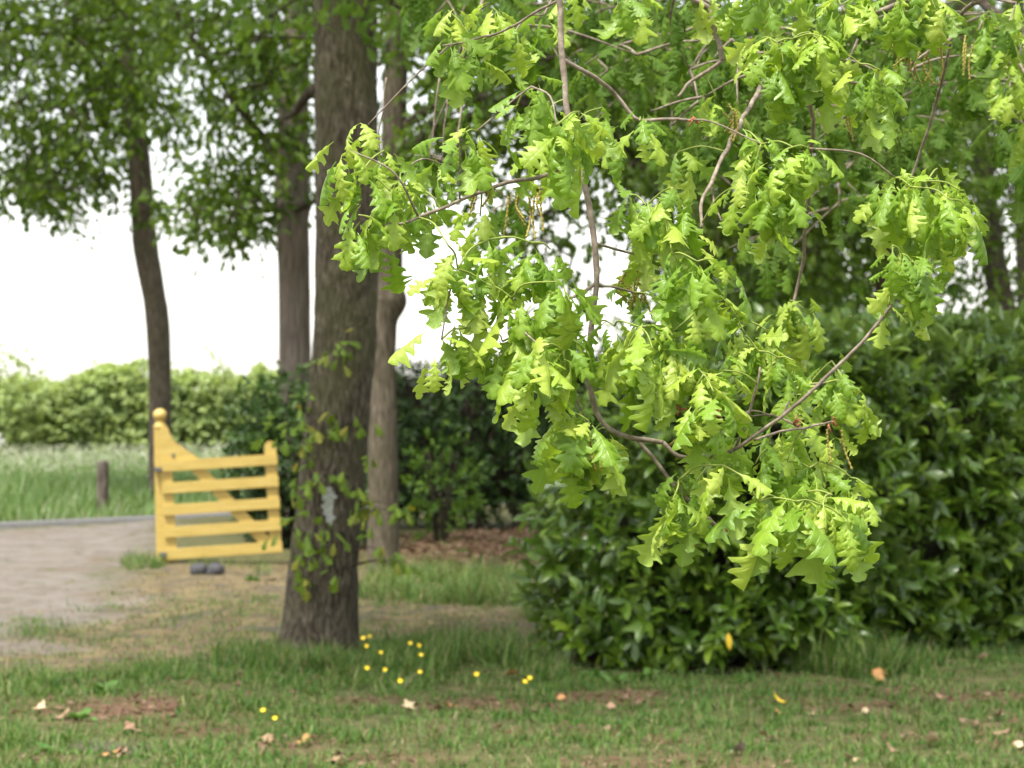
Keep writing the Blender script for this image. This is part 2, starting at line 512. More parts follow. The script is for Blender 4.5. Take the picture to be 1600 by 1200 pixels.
M['fencepost'] = bark_mat('weathered_wood', (.05, .038, .03), (.10, .078, .062), (.20, .18, .155), (.18, .19, .15), .6, vs=30, stretch=.15)
M['yellowleaf'] = simple_mat('yellow_leaf', (.62, .40, .02), (.75, .52, .04), 30, .6, .1, .001)
M['dockleaf'] = leaf_mat('weed_leaf', [(0, (.07, .16, .03)), (1, (.13, .25, .05))], trans=.3, rough=.5)

def gate_paint():
    m, nt, out = new_mat('yellow_gate_paint')
    L = nt.links.new
    tc = N(nt, 'ShaderNodeTexCoord')
    mp = N(nt, 'ShaderNodeMapping'); mp.inputs['Scale'].default_value = (.6, 1, 6)
    L(tc.outputs['Object'], mp.inputs['Vector'])
    nz = N(nt, 'ShaderNodeTexNoise'); nz.inputs['Scale'].default_value = 6; nz.inputs['Detail'].default_value = 6
    L(mp.outputs[0], nz.inputs['Vector'])
    cr = ramp(nt, [(.3, (.45, .32, .08)), (.55, (.52, .38, .105)), (.8, (.56, .42, .14))]); L(nz.outputs[0], cr.inputs[0])
    n2 = N(nt, 'ShaderNodeTexNoise'); n2.inputs['Scale'].default_value = 22; n2.inputs['Detail'].default_value = 4
    L(tc.outputs['Object'], n2.inputs['Vector'])
    mr = N(nt, 'ShaderNodeMapRange'); mr.inputs[1].default_value = .56; mr.inputs[2].default_value = .68; mr.inputs[4].default_value = .5
    L(n2.outputs[0], mr.inputs[0])
    mx = N(nt, 'ShaderNodeMix', data_type='RGBA'); L(mr.outputs[0], mx.inputs[0]); L(cr.outputs[0], mx.inputs[6])
    mx.inputs[7].default_value = (.42, .29, .09, 1)
    pr = N(nt, 'ShaderNodeBsdfPrincipled'); L(mx.outputs[2], pr.inputs['Base Color'])
    pr.inputs['Roughness'].default_value = .45
    bp = N(nt, 'ShaderNodeBump'); bp.inputs['Strength'].default_value = .2; bp.inputs['Distance'].default_value = .003
    L(nz.outputs[0], bp.inputs['Height']); L(bp.outputs[0], pr.inputs['Normal'])
    L(pr.outputs[0], out.inputs['Surface'])
    return m
M['gate'] = gate_paint()

# ------------------------------------------------------------------ the ground: masks, relief, sheet
def poly_sd(x, y, poly):
    """signed distance to a polygon (negative inside)"""
    p = np.stack([x, y], -1)
    d = np.full(x.shape, 1e9)
    inside = np.zeros(x.shape, bool)
    n = len(poly)
    for i in range(n):
        a, b = np.array(poly[i]), np.array(poly[(i + 1) % n])
        ab = b - a
        t = np.clip(((p - a) @ ab) / (ab @ ab), 0, 1)
        d = np.minimum(d, np.linalg.norm(p - (a + t[..., None] * ab), axis=-1))
        c = ((a[1] > y) != (b[1] > y)) & (x < (b[0] - a[0]) * (y - a[1]) / (b[1] - a[1] + 1e-12) + a[0])
        inside ^= c
    return np.where(inside, -d, d)

def gp(*pts):
    return [G(*q) for q in pts]

DRIVE = gp((-900, 880), (0, 828), (262, 811), (275, 838), (246, 868), (196, 902), (165, 945), (110, 985), (40, 1018), (-300, 1050), (-900, 1055))
WORN = gp((150, 945), (200, 905), (250, 880), (450, 875), (640, 905), (650, 930), (880, 945), (870, 1000), (560, 1000), (440, 1015), (330, 1036), (100, 1056), (-200, 1064), (-200, 1000), (60, 985))
LITTER = gp((600, 836), (900, 826), (890, 915), (830, 885), (650, 882), (610, 872))
HEDGE_PATH = np.array([(1.24, 13.28), (2.3, 14.2), (5.0, 16.4), (9.0, 19.6)])
ROADY = 28.4
# bare or littered patches on the lawn: photo position and half sizes in pixels, strength
PATCH = [(225, 1108, 130, 20, 1), (745, 1098, 120, 16, .9), (945, 1088, 100, 11, 1), (1490, 1090, 150, 12, .8), (1560, 1150, 70, 20, .6),
         (440, 1165, 100, 14, .7), (180, 1160, 80, 13, .75), (60, 1110, 60, 14, .5), (1260, 1100, 60, 10, .6), (1120, 1190, 140, 12, .4),
         (350, 1060, 60, 10, .5), (700, 1150, 100, 10, .5), (330, 1135, 90, 10, .6), (560, 1095, 90, 9, .6), (880, 1150, 110, 9, .5), (1340, 1108, 110, 9, .65), (600, 1185, 140, 10, .55), (960, 1192, 120, 8, .5), (1400, 1150, 120, 8, .45), (40, 1185, 70, 12, .5), (520, 1070, 50, 8, .6), (1050, 1160, 70, 8, .5)]

def path_dist(x, y, path):
    p = np.stack([x, y], -1)
    d = np.full(x.shape, 1e9)
    for i in range(len(path) - 1):
        a, b = path[i], path[i + 1]
        ab = b - a
        t = np.clip(((p - a) @ ab) / (ab @ ab), 0, 1)
        d = np.minimum(d, np.linalg.norm(p - (a + t[..., None] * ab), axis=-1))
    return d

def masks(x, y):
    n1 = fbm(np.stack([x * 1.1, y * 1.1, x * 0], 1), 4) - .5
    n2 = fbm(np.stack([x * 4.5, y * 4.5, x * 0 + 9], 1), 4) - .5
    n3 = fbm(np.stack([x * 14, y * 14, x * 0 + 3], 1), 3) - .5
    drive = sstep(.35, -.45, poly_sd(x, y, DRIVE) + n1 * 1.1 + n2 * .8)
    worn = sstep(.25, -.35, poly_sd(x, y, WORN) + n1 * .6 + n2 * .7)
    lit = sstep(.35, -.3, poly_sd(x, y, LITTER) + n1 * .8 + n2 * .5)
    pat = np.zeros_like(x); grey = np.zeros_like(x)
    for px, py, rx, ry, s in PATCH:
        cx, cy = G(px, py)
        ex = rx / F * cy
        ey = (GD(py - ry) - GD(py + ry)) / 2
        q = ((x - cx) / ex) ** 2 + ((y - cy) / ey) ** 2
        v = s * sstep(1.5, .25, q + n2 * 2.2 + n3 * 1.0)
        if (px, py) == (180, 1160):
            grey = np.maximum(grey, v)
        else:
            pat = np.maximum(pat, v)
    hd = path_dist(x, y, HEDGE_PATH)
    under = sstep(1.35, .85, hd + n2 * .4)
    thin = sstep(.02, .22, n2 + n1 * .4)          # thin grass here and there
    return drive, worn, lit, pat, grey, under, thin

def gz(x, y):
    x = np.atleast_1d(np.asarray(x, float)); y = np.atleast_1d(np.asarray(y, float))
    fade = sstep(34, 28, y) * sstep(14, 9, np.abs(x))
    return ((fbm(np.stack([x * .7, y * .7, x * 0], 1), 3) - .5) * .10 + (fbm(np.stack([x * 5, y * 5, x * 0 + 5], 1), 3) - .5) * .035) * fade

def build_ground():
    xs = np.concatenate([np.linspace(-3000, -60, 12), np.linspace(-50, -9, 12), np.arange(-8, 8.01, .07), np.linspace(9, 50, 12), np.linspace(60, 3000, 12)])
    ys = np.concatenate([np.linspace(-3000, -20, 8), np.linspace(-10, 6, 9), np.arange(7, 18, .06), np.arange(18, 31, .13), np.linspace(32, 80, 14), np.linspace(100, 4000, 14)])
    X, Y = np.meshgrid(xs, ys)
    x, y = X.ravel(), Y.ravel()
    V = np.stack([x, y, gz(x, y)], 1)
    nx, ny = len(xs), len(ys)
    i = np.arange(ny - 1)[:, None] * nx + np.arange(nx - 1)[None, :]
    Q = np.stack([i, i + 1, i + nx + 1, i + nx], -1).reshape(-1, 4)
    dr, wo, li, pa, gr, un, th = masks(x, y)
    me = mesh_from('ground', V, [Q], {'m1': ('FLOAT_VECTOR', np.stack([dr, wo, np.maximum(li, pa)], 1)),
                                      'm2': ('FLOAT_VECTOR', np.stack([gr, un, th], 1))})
    m, nt, out = new_mat('ground')
    L = nt.links.new
    tc = N(nt, 'ShaderNodeTexCoord')
    a1 = N(nt, 'ShaderNodeAttribute', attribute_name='m1'); s1 = N(nt, 'ShaderNodeSeparateXYZ'); L(a1.outputs['Vector'], s1.inputs[0])
    a2 = N(nt, 'ShaderNodeAttribute', attribute_name='m2'); s2 = N(nt, 'ShaderNodeSeparateXYZ'); L(a2.outputs['Vector'], s2.inputs[0])
    def noise(scale, det=5, rgh=.6):
        n = N(nt, 'ShaderNodeTexNoise'); n.inputs['Scale'].default_value = scale; n.inputs['Detail'].default_value = det
        n.inputs['Roughness'].default_value = rgh
        L(tc.outputs['Object'], n.inputs['Vector']); return n
    fine, med, big = noise(60, 4), noise(9, 6), noise(2.2, 4)
    def rmp(n, st):
        c = ramp(nt, st); L(n.outputs[0], c.inputs[0]); return c.outputs[0]
    grass = rmp(med, [(.3, (.05, .055, .02)), (.5, (.085, .085, .035)), (.7, (.14, .115, .06))])
    gravel = rmp(fine, [(.3, (.125, .107, .092)), (.5, (.185, .163, .143)), (.72, (.26, .235, .212))])
    grav2 = rmp(med, [(.35, (.11, .092, .074)), (.65, (.19, .165, .143))])
    dry = rmp(med, [(.3, (.07, .055, .035)), (.46, (.12, .092, .06)), (.58, (.17, .128, .075)), (.72, (.11, .09, .045))])
    litter = rmp(fine, [(.3, (.06, .034, .022)), (.5, (.12, .07, .046)), (.7, (.20, .13, .085))])
    soil = rmp(fine, [(.3, (.06, .05, .04)), (.7, (.13, .11, .092))])
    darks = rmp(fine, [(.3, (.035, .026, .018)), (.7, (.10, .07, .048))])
    def mix(f, a, b):
        n = N(nt, 'ShaderNodeMix', data_type='RGBA')
        if isinstance(f, float): n.inputs[0].default_value = f
        else: L(f, n.inputs[0])
        L(a, n.inputs[6]); L(b, n.inputs[7]); return n.outputs[2]
    def fac(n, a, b):
        r_ = N(nt, 'ShaderNodeMapRange'); r_.inputs[1].default_value = a; r_.inputs[2].default_value = b
        L(n.outputs[0], r_.inputs[0]); return r_.outputs[0]
    gv = mix(fac(big, .42, .58), grav2, gravel)
    brown = rmp(fine, [(.3, (.085, .062, .042)), (.7, (.17, .125, .085))])
    moss = rmp(fine, [(.3, (.05, .062, .022)), (.7, (.12, .125, .05))])
    gv = mix(fac(noise(1.1, 6), .55, .70), gv, brown)
    gv = mix(fac(noise(3.1, 6), .60, .68), gv, moss)
    straw = rmp(fine, [(.3, (.13, .10, .05)), (.7, (.26, .205, .11))])
    dry = mix(fac(noise(3.6, 6), .46, .60), dry, straw)
    dry = mix(fac(noise(2.3, 6), .52, .64), dry, soil)
    c = grass
    c = mix(s1.outputs[1], c, dry)
    c = mix(s1.outputs[0], c, gv)
    c = mix(s1.outputs[2], c, litter)
    c = mix(s2.outputs[0], c, soil)
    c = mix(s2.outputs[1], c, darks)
    pr = N(nt, 'ShaderNodeBsdfPrincipled'); L(c, pr.inputs['Base Color'])
    pr.inputs['Roughness'].default_value = .95; pr.inputs['Specular IOR Level'].default_value = .1
    bp = N(nt, 'ShaderNodeBump'); bp.inputs['Strength'].default_value = .6; bp.inputs['Distance'].default_value = .02
    L(fine.outputs[0], bp.inputs['Height']); L(bp.outputs[0], pr.inputs['Normal'])
    L(pr.outputs[0], out.inputs['Surface'])
    me.materials.append(m)
    return tag(link('ground', me), kind='structure')
build_ground()

# narrow asphalt lane beyond the drive
s = Soup()
lx = np.linspace(-40, 30, 120)
def lane(x):
    return 28.45 + 1.05 * (x + 5.6)
wob = (fbm(np.stack([lx * .8, lx * 0, lx * 0], 1)) - .5) * .15
A = np.stack([lx, lane(lx) + .05 + wob * 2, lx * 0 + .045], 1)
B = np.stack([lx, lane(lx) + .62, lx * 0 + .05], 1)
A0 = A - np.array([0, .1, .10]); B0 = B + np.array([0, .1, -.10])
Vr = np.vstack([A0, A, B, B0]); n = len(lx)
Qr = []
for r in range(3):
    for i in range(n - 1):
        Qr.append((r * n + i, r * n + i + 1, (r + 1) * n + i + 1, (r + 1) * n + i))
tag(link('road', mesh_from('road', Vr, [np.array(Qr)], mat=M['asphalt'], smooth=False)), kind='structure')

# ------------------------------------------------------------------ trees
def trunk_disp(amp, seed, kth=16, kz=4.2, lump=.03):
    def f(th, s, rad):
        T, S = np.meshgrid(th, s)
        c, sn = np.cos(T), np.sin(T)
        p = np.stack([c.ravel() * kth / 3.2, sn.ravel() * kth / 3.2, S.ravel() * kz + seed], 1)
        a = fbm(p, 3).reshape(T.shape)
        rid = 1 - np.abs(a - .5) * 4
        q = np.stack([c.ravel() * 1.1, sn.ravel() * 1.1, S.ravel() * 1.3 + seed * 2], 1)
        b = fbm(q, 3).reshape(T.shape) - .5
        return -amp * np.clip(rid, 0, 1) + b * lump * 2
    return f

def trunk_from_photo(rows, d, top=None, extra=None):
    """rows: (py, xleft, xright) of the photo at depth d -> path, radii"""
    pts, rad = [], []
    for py, xl, xr in rows:
        pts.append(P((xl + xr) / 2, py, d)); rad.append((xr - xl) / 2 / F * d)
    if extra:
        for (x, y, z, r) in extra:
            pts.append(np.array([x, y, z])); rad.append(r)
    return np.array(pts), np.array(rad)

def grow(root_nodes, root_rad, clumps, seed=0):
    """connect every clump to the nearest node already in the tree; returns list of (a, b, load)"""
    nodes = [np.asarray(p) for p in root_nodes]
    nroot = len(nodes)
    arr = np.array(nodes)
    order = np.argsort(np.min(np.linalg.norm(clumps[:, None, :] - arr[None], axis=2), axis=1))
    parent, P_ = {}, list(arr)
    cur = np.zeros((nroot + len(clumps), 3)); cur[:nroot] = arr
    k = nroot
    for ci in order:
        c = clumps[ci]
        dd = np.linalg.norm(cur[:k] - c, axis=1)
        # prefer nodes a little above so shoots hang down
        dd = dd + np.where(cur[:k, 2] < c[2] - .3, .25, 0)
        j = int(np.argmin(dd))
        cur[k] = c; parent[k] = j
        k += 1
    load = np.ones(k)
    for q in range(k - 1, nroot - 1, -1):
        load[parent[q]] += load[q]
    return [(cur[parent[q]], cur[q], load[q]) for q in range(nroot, k)]

def crown_leaves(name, clumps, per, spread, size, mat, tmpl=None, droop=.5):
    n = len(clumps) * per
    c = np.repeat(clumps, per, 0)
    off = rng.normal(0, 1, (n, 3)) * spread * np.array([1, 1, .8])
    pos = c + off
    d = nrm(off * np.array([1, 1, .5]) + rng.normal(0, .6, (n, 3)) * spread + np.array([0, 0, -droop * spread * 1.6]))
    up = nrm(np.array([0, 0, 1.0]) + rng.normal(0, .55, (n, 3)))
    s = size * rng.uniform(.65, 1.25, n)
    return scatter_mesh(name, tmpl or OAK_LO, pos, frames(d, up), s, rng.random(n), mat)

def px_clumps(regs, d0, d1):
    """regs: (px, py, rx, ry, n) blobs of foliage, spread over real depths d0..d1"""
    out = []
    for px, py, rx, ry, n in regs:
        for _ in range(n):
            a, r = random.uniform(0, 2 * math.pi), math.sqrt(random.random())
            out.append(P(px + rx * r * math.cos(a), py + ry * r * math.sin(a), random.uniform(d0, d1)))
    return np.array(out)

def high_clumps(cx, cy, r, z0, z1, n):
    out = []
    while len(out) < n:
        p = np.array([random.uniform(-1, 1), random.uniform(-1, 1), random.uniform(-1, 1)])
        if p @ p <= 1 and p @ p > .15:
            out.append(np.array([cx + p[0] * r, cy + p[1] * r, (z0 + z1) / 2 + p[2] * (z1 - z0) / 2]))
    return np.array(out)

def make_tree(name, label, path, rad, bark, clumps, per=22, spread=.22, size=.11, leafmat='oak_far', limbs=(), high=None,
              high_per=34, seg=28, rings=120, amp=.008, lump=.02, seed=1, flare=0.0):
    base = path[0].copy(); base[2] = gz(base[0], base[1])[0]
    root = thing(name, base, label, 'tree', None)
    pp = catmull(path, rings)
    rr = np.interp(np.linspace(0, 1, rings), np.linspace(0, 1, len(rad)), rad)
    if flare:
        z = pp[:, 2] - base[2]
        rr = rr * (1 + flare * np.exp(-np.maximum(z, 0) / .16))
    pp[0, 2] = base[2] - .25
    V, Q, T = tube_data(pp, rr, seg, trunk_disp(amp, seed, lump=lump))
    o = link('trunk', mesh_from('trunk', V, [Q, T], mat=M[bark]), root)
    nodes = [p for p in pp[rings // 2::6]]
    for pts, r0, r1 in limbs:
        lp = catmull(np.array(pts), 26)
        lp = lp + (fbm(lp * 3.1 + seed, 2)[:, None] - .5) * .08
        V, Q, T = tube_data(lp, np.linspace(r0, r1, 26), 10, trunk_disp(.004, seed + 3, lump=.012))
        link('limb', mesh_from('limb', V, [Q, T], mat=M['bark_dark']), root)
        nodes += [p for p in lp[::3]]
    if high is not None and len(high):
        allc = np.vstack([clumps, high]) if len(clumps) else high
    else:
        allc = clumps
    if len(allc):
        br = Soup()
        for a, b, ld in grow(nodes, None, allc):
            mid = (a + b) / 2 + rng.normal(0, .05, 3) * np.linalg.norm(b - a)
            r = min(.006 + .0042 * math.sqrt(ld), .06)
            br.tube(catmull([a, mid, b], 5), np.linspace(r, r * .7, 5), 5)
        link('branches', br.mesh('branches', M['bark_dark']), root)['kind'] = 'stuff'
    if len(clumps):
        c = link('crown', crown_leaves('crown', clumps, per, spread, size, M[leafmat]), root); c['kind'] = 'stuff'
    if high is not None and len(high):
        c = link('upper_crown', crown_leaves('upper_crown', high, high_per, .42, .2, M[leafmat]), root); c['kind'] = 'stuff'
    return root

# --- the thick oak in front
d = 13.0
rows = [(1045, 438, 562), (1000, 440, 560), (900, 452, 562), (800, 462, 568), (700, 472, 577), (600, 481, 585), (500, 487, 592),
        (400, 490, 595), (300, 491, 596), (150, 489, 592), (0, 486, 590), (-200, 482, 590), (-450, 490, 588)]
path, rad = trunk_from_photo(rows, d, extra=[(-.95, 13.05, 7.6, .14), (-.75, 13.2, 9.2, .09)])
limbs = [([P(498, 135, 13), P(478, 150, 13.1), P(462, 172, 13.3), P(440, 188, 13.5)], .04, .015),
         ([P(590, -120, 13), P(680, -260, 12.3), P(820, -330, 11.4), P(980, -340, 10.6)], .09, .04),
         ([P(490, -160, 13), P(400, -300, 13), P(250, -380, 13.5)], .08, .03)]
cl = px_clumps([(620, -10, 60, 30, 10), (560, -30, 60, 25, 6), (680, -60, 80, 40, 8), (400, 20, 30, 60, 3)], 11.5, 13.8)
hi = high_clumps(-.2, 11.8, 4.4, 5.0, 10.5, 220)
oak = make_tree('oak_tree', 'thick dark mossy oak trunk with leafy shoots standing in grass between gate and hedge', path, rad, 'bark_main', cl,
                per=20, spread=.17, size=.10, leafmat='oak_mid', limbs=limbs, high=hi, seg=72, rings=260, amp=.011, lump=.018, seed=4, flare=.16)
# leafy shoots sprouting straight from the trunk
SH = [(525, 545, 26, 12), (520, 560, 18, 6), (470, 640, 22, 10), (455, 665, 26, 12), (440, 680, 26, 10), (525, 652, 18, 7), (498, 675, 16, 5), (575, 665, 12, 3), (548, 660, 12, 4), (465, 700, 20, 7),
      (460, 760, 26, 12), (490, 752, 24, 9), (505, 745, 18, 6), (540, 745, 20, 7), (452, 828, 26, 12), (475, 835, 26, 12), (500, 830, 20, 8), (485, 860, 20, 9), (468, 880, 18, 9),
      (470, 905, 16, 9), (570, 790, 22, 9), (585, 800, 20, 8), (620, 790, 22, 9), (598, 860, 24, 9), (612, 880, 18, 6), (525, 895, 14, 5), (525, 850, 16, 4), (630, 800, 16, 6), (565, 770, 14, 4), (575, 715, 12, 4), (640, 880, 14, 4)]
shp, shd, shc = [], [], []
stem = Soup()
tc0 = catmull(path, 200)
for px, py, rpx, n in SH:
    dd = d - .30 + random.uniform(-.08, .05)
    c = P(px, py, dd)
    k = int(np.argmin(np.abs(tc0[:, 2] - (c[2] - .03))))
    a = tc0[k].copy(); a[1] -= .15; a[0] += np.clip(c[0] - a[0], -.17, .17)
    stem.tube(catmull([a, (a + c) / 2 + np.array([0, -.04, .03]), c], 6), np.linspace(.005, .002, 6), 5)
    for q in range(int(n * .65) + 2):
        off = rng.normal(0, 1, 3) * rpx / F * dd * np.array([.45, .6, .42])
        shp.append(c + off)
        shd.append(nrm(off + np.array([0, -.02, -.05]) + rng.normal(0, .02, 3)))
shp, shd = np.array(shp), np.array(shd)
n = len(shp)
fo = link('shoot_foliage', scatter_mesh('shoot_foliage', OAK_HI, shp, frames(shd, nrm(np.array([0, -.4, 1.0]) + rng.normal(0, .5, (n, 3)))), rng.uniform(.065, .11, n), rng.random(n), M['shoot']), oak)
fo['kind'] = 'stuff'
link('shoot_stem', stem.mesh('shoot_stem', M['bark_dark']), oak)['kind'] = 'stuff'

tr = [o for o in oak.children if o.name.startswith('trunk')][0].data
co = np.zeros(len(tr.vertices) * 3, np.float32); tr.vertices.foreach_get('co', co); co = co.reshape(-1, 3).astype(float)
qd = np.array([p.vertices[:] for p in tr.polygons if len(p.vertices) == 4])
cc = co[qd].mean(1)
px_ = 800 + cc[:, 0] / cc[:, 1] * F; py_ = HOR - (cc[:, 2] - EYE) / cc[:, 1] * F
e_ = ((px_ - 517) / 13) ** 2 + ((py_ - 790) / 30) ** 2 + (fbm(cc * 24, 3) - .5) * 3.2
kk = (cc[:, 1] < 13.0) & (e_ < .55)
if kk.any():
    ids, inv = np.unique(qd[kk].ravel(), return_inverse=True)
    ax_ = np.array([np.interp(co[ids, 2], tc0[:, 2], tc0[:, 0]), np.interp(co[ids, 2], tc0[:, 2], tc0[:, 1])]).T
    out_ = nrm(co[ids, :2] - ax_)
    vv = co[ids].copy(); vv[:, :2] += out_ * .004
    tag(link('pale_lichen', mesh_from('pale_lichen', vv, [inv.reshape(-1, 4)], mat=simple_mat('pale_lichen', (.20, .20, .18), (.42, .43, .40), 40, .9, .4, .004)), oak), 'whitish patch on the oak bark')

# --- slimmer grey tree just behind it
d2 = 20.0
rows = [(900, 572, 628), (850, 574, 624), (750, 574, 622), (650, 574, 620), (560, 578, 618), (500, 580, 622), (470, 582, 636), (445, 584, 630), (380, 588, 630), (250, 594, 634), (100, 600, 638), (0, 602, 640), (-200, 606, 642), (-500, 612, 644)]
path, rad = trunk_from_photo(rows, d2, extra=[(-.95, 20, 10.2, .07)])
limbs = [([P(622, 230, 20), P(700, 195, 20), P(790, 165, 20.3), P(880, 120, 20.8), P(960, 60, 21.5)], .055, .025),
         ([P(622, 205, 20), P(680, 165, 19.8), P(760, 150, 19.4), P(860, 175, 19), P(950, 210, 18.8)], .05, .02),
         ([P(625, 60, 20), P(720, 10, 19.4), P(860, -10, 19), P(1050, 30, 19), P(1200, 60, 19.5)], .06, .02)]
cl = px_clumps([(700, 60, 110, 70, 40), (820, 90, 120, 70, 45), (960, 80, 120, 90, 60), (760, 210, 120, 60, 34), (900, 230, 110, 60, 34), (690, 260, 70, 60, 12), (850, 350, 60, 60, 12), (720, -40, 160, 40, 24),
                (870, 440, 35, 60, 6), (1010, 200, 100, 90, 45), (1010, 320, 80, 60, 16), (660, 150, 40, 80, 8), (540, 60, 60, 60, 8)], 17.8, 22.5)
hi = high_clumps(.4, 20.3, 3.4, 5.4, 11, 110)
make_tree('grey_tree', 'slim grey trunk with a side burr close behind the thick oak', path, rad, 'bark_grey', cl, per=22, spread=.2, size=.115,
          limbs=limbs, high=hi, seg=36, rings=140, amp=.005, lump=.012, seed=9, flare=.1)

# --- pale trunk behind the gate shrub
d3 = 25.0
rows = [(860, 428, 492), (800, 432, 490), (700, 434, 487), (600, 436, 486), (450, 435, 485), (345, 430, 484), (320, 425, 489), (295, 428, 484), (200, 432, 482), (80, 438, 482), (0, 442, 482), (-200, 446, 480), (-500, 450, 478)]
path, rad = trunk_from_photo(rows, d3, extra=[(-2.5, 25, 12.2, .07)])
limbs = [([P(450, 330, 25), P(475, 322, 24.7), P(492, 315, 24.6)], .05, .03),
         ([P(435, 240, 25), P(380, 180, 24.6), P(330, 100, 24.2), P(265, 10, 24)], .06, .02),
         ([P(475, 130, 25), P(482, 60, 24.8), P(490, -20, 24.6)], .035, .015)]
cl = px_clumps([(440, 60, 60, 80, 34), (440, 160, 40, 70, 22), (450, 240, 35, 50, 16), (355, 320, 60, 45, 26), (330, 280, 45, 30, 8), (320, 60, 70, 60, 24), (370, 130, 50, 60, 18), (300, 340, 35, 30, 9), (400, 260, 40, 50, 12), (375, 365, 14, 14, 3),
                (480, 90, 20, 90, 8), (330, 190, 50, 40, 9), (400, -30, 120, 40, 20), (395, 330, 30, 30, 5), (280, 40, 40, 50, 8)], 23.2, 26.6)
hi = high_clumps(-2.9, 25, 3.4, 6.4, 13, 110)
make_tree('pale_tree', 'pale greyish pink trunk rising behind the shrub by the yellow gate', path, rad, 'bark_pale', cl, per=22, spread=.2, size=.125,
          limbs=limbs, high=hi, seg=36, rings=140, amp=.005, lump=.014, seed=15, flare=.1)

# --- bent trunk across the lane
d4 = 34.0
rows = [(800, 230, 274), (760, 232, 270), (700, 233, 269), (600, 232, 267), (520, 228, 265), (460, 222, 258), (380, 206, 246), (320, 203, 240), (220, 197, 230), (120, 188, 221), (0, 176, 206), (-200, 160, 186), (-450, 150, 172)]
path, rad = trunk_from_photo(rows, d4, extra=[(-6.8, 34, 14.5, .08)])
limbs = [([P(200, 210, 34), P(150, 180, 33.5), P(135, 120, 33), P(100, 40, 32.6)], .07, .03),
         ([P(140, 120, 33), P(130, 200, 33), P(124, 260, 33)], .035, .02),
         ([P(200, 120, 34), P(240, 60, 34), P(300, 10, 34.5)], .06, .02),
         ([P(190, 60, 34), P(100, 30, 34.5), P(0, 60, 35), P(-120, 120, 35)], .06, .02)]
cl = px_clumps([(60, 30, 110, 60, 60), (180, 40, 80, 60, 44), (130, 130, 90, 50, 46), (40, 180, 70, 40, 24), (80, 240, 70, 40, 24), (140, 220, 50, 60, 22), (30, 280, 50, 40, 18), (100, 300, 50, 35, 16), (160, 290, 35, 30, 9), (195, 170, 40, 70, 16),
                (255, 130, 40, 60, 14), (270, 200, 35, 50, 9), (180, 110, 40, 50, 18), (20, 90, 40, 50, 10), (260, 30, 50, 50, 14), (120, 345, 10, 14, 2), (235, 330, 16, 30, 4), (65, 320, 20, 14, 4), (-90, 150, 90, 160, 50), (100, -40, 220, 40, 36)], 31, 37)
hi = high_clumps(-6.6, 34, 4.2, 8.2, 15, 120)
make_tree('bent_tree', 'bent brown trunk in long grass across the lane behind the yellow gate post', path, rad, 'bark_grey', cl, per=18, spread=.19, size=.165,
          limbs=limbs, high=hi, seg=36, rings=140, amp=.006, lump=.02, seed=21, flare=.12)

# --- trees behind the laurel hedge on the right
def right_tree(label, rows, dd, regs, d0, d1, hx, seed, limbs=(), bark='bark_dark', leafmat='oak_far', per=22):
    path, rad = trunk_from_photo(rows, dd)
    top = path[-1]
    hi = high_clumps(hx, dd, 3.4, top[2] * .85, top[2] * .85 + 6, 90)
    cl = px_clumps(regs, d0, d1)
    return make_tree('hedge_tree', label, path, rad, bark, cl, per=per, spread=.22, size=.13, limbs=limbs, high=hi, seg=28, rings=90, amp=.005, lump=.012, seed=seed, leafmat=leafmat)

right_tree('broad grey trunk rising behind the laurel hedge, mostly hidden by leaves',
           [(800, 1366, 1412), (500, 1366, 1410), (330, 1364, 1410), (240, 1366, 1412), (100, 1372, 1412), (0, 1376, 1412), (-300, 1384, 1412), (-600, 1390, 1410)], 26,
           [(1250, 40, 170, 70, 70), (1400, 90, 150, 90, 80), (1280, 180, 130, 80, 60), (1430, 200, 120, 70, 46), (1190, 120, 100, 100, 46), (1150, 250, 100, 60, 28), (1300, 300, 110, 50, 30), (1440, 290, 80, 60, 34), (1200, 350, 110, 70, 50), (1320, 390, 110, 60, 36), (1080, 330, 90, 80, 30), (1130, 420, 90, 60, 26), (1420, 380, 50, 50, 12), (1250, 230, 160, 100, 40), (1050, 120, 140, 110, 50)], 23.5, 28, 4.2, 31,
           [([P(1380, 90, 26), P(1300, 120, 25.5), P(1180, 100, 25), P(1040, 95, 24.6)], .06, .02),
            ([P(1385, 40, 26), P(1450, -20, 26), P(1560, -60, 26)], .06, .02)], bark='bark_grey')
right_tree('dark leaning trunk with sky showing beside it behind the laurel hedge',
           [(800, 1560, 1604), (520, 1548, 1590), (400, 1535, 1572), (280, 1522, 1556), (150, 1510, 1540), (0, 1496, 1524), (-300, 1475, 1500), (-600, 1465, 1480)], 31,
           [(1540, 60, 120, 80, 46), (1500, 200, 90, 70, 26), (1590, 200, 70, 90, 26), (1480, 330, 60, 60, 22), (1560, 330, 60, 60, 22), (1550, 420, 60, 40, 16), (1590, 490, 40, 25, 10), (1480, 250, 100, 80, 30), (1700, 200, 100, 200, 40)], 28, 34, 7.2, 37,
           [([P(1512, 160, 31), P(1560, 100, 30.5), P(1640, 60, 30)], .05, .02)])
right_tree('dark upright trunk farther along the laurel hedge, beside the leaning one',
           [(800, 1592, 1630), (500, 1590, 1626), (300, 1584, 1618), (100, 1578, 1608), (0, 1574, 1602), (-300, 1566, 1588), (-600, 1560, 1574)], 36,
           [(1620, 100, 110, 110, 40), (1640, 350, 90, 120, 34), (1470, 60, 110, 90, 30)], 34, 39, 9.0, 41)
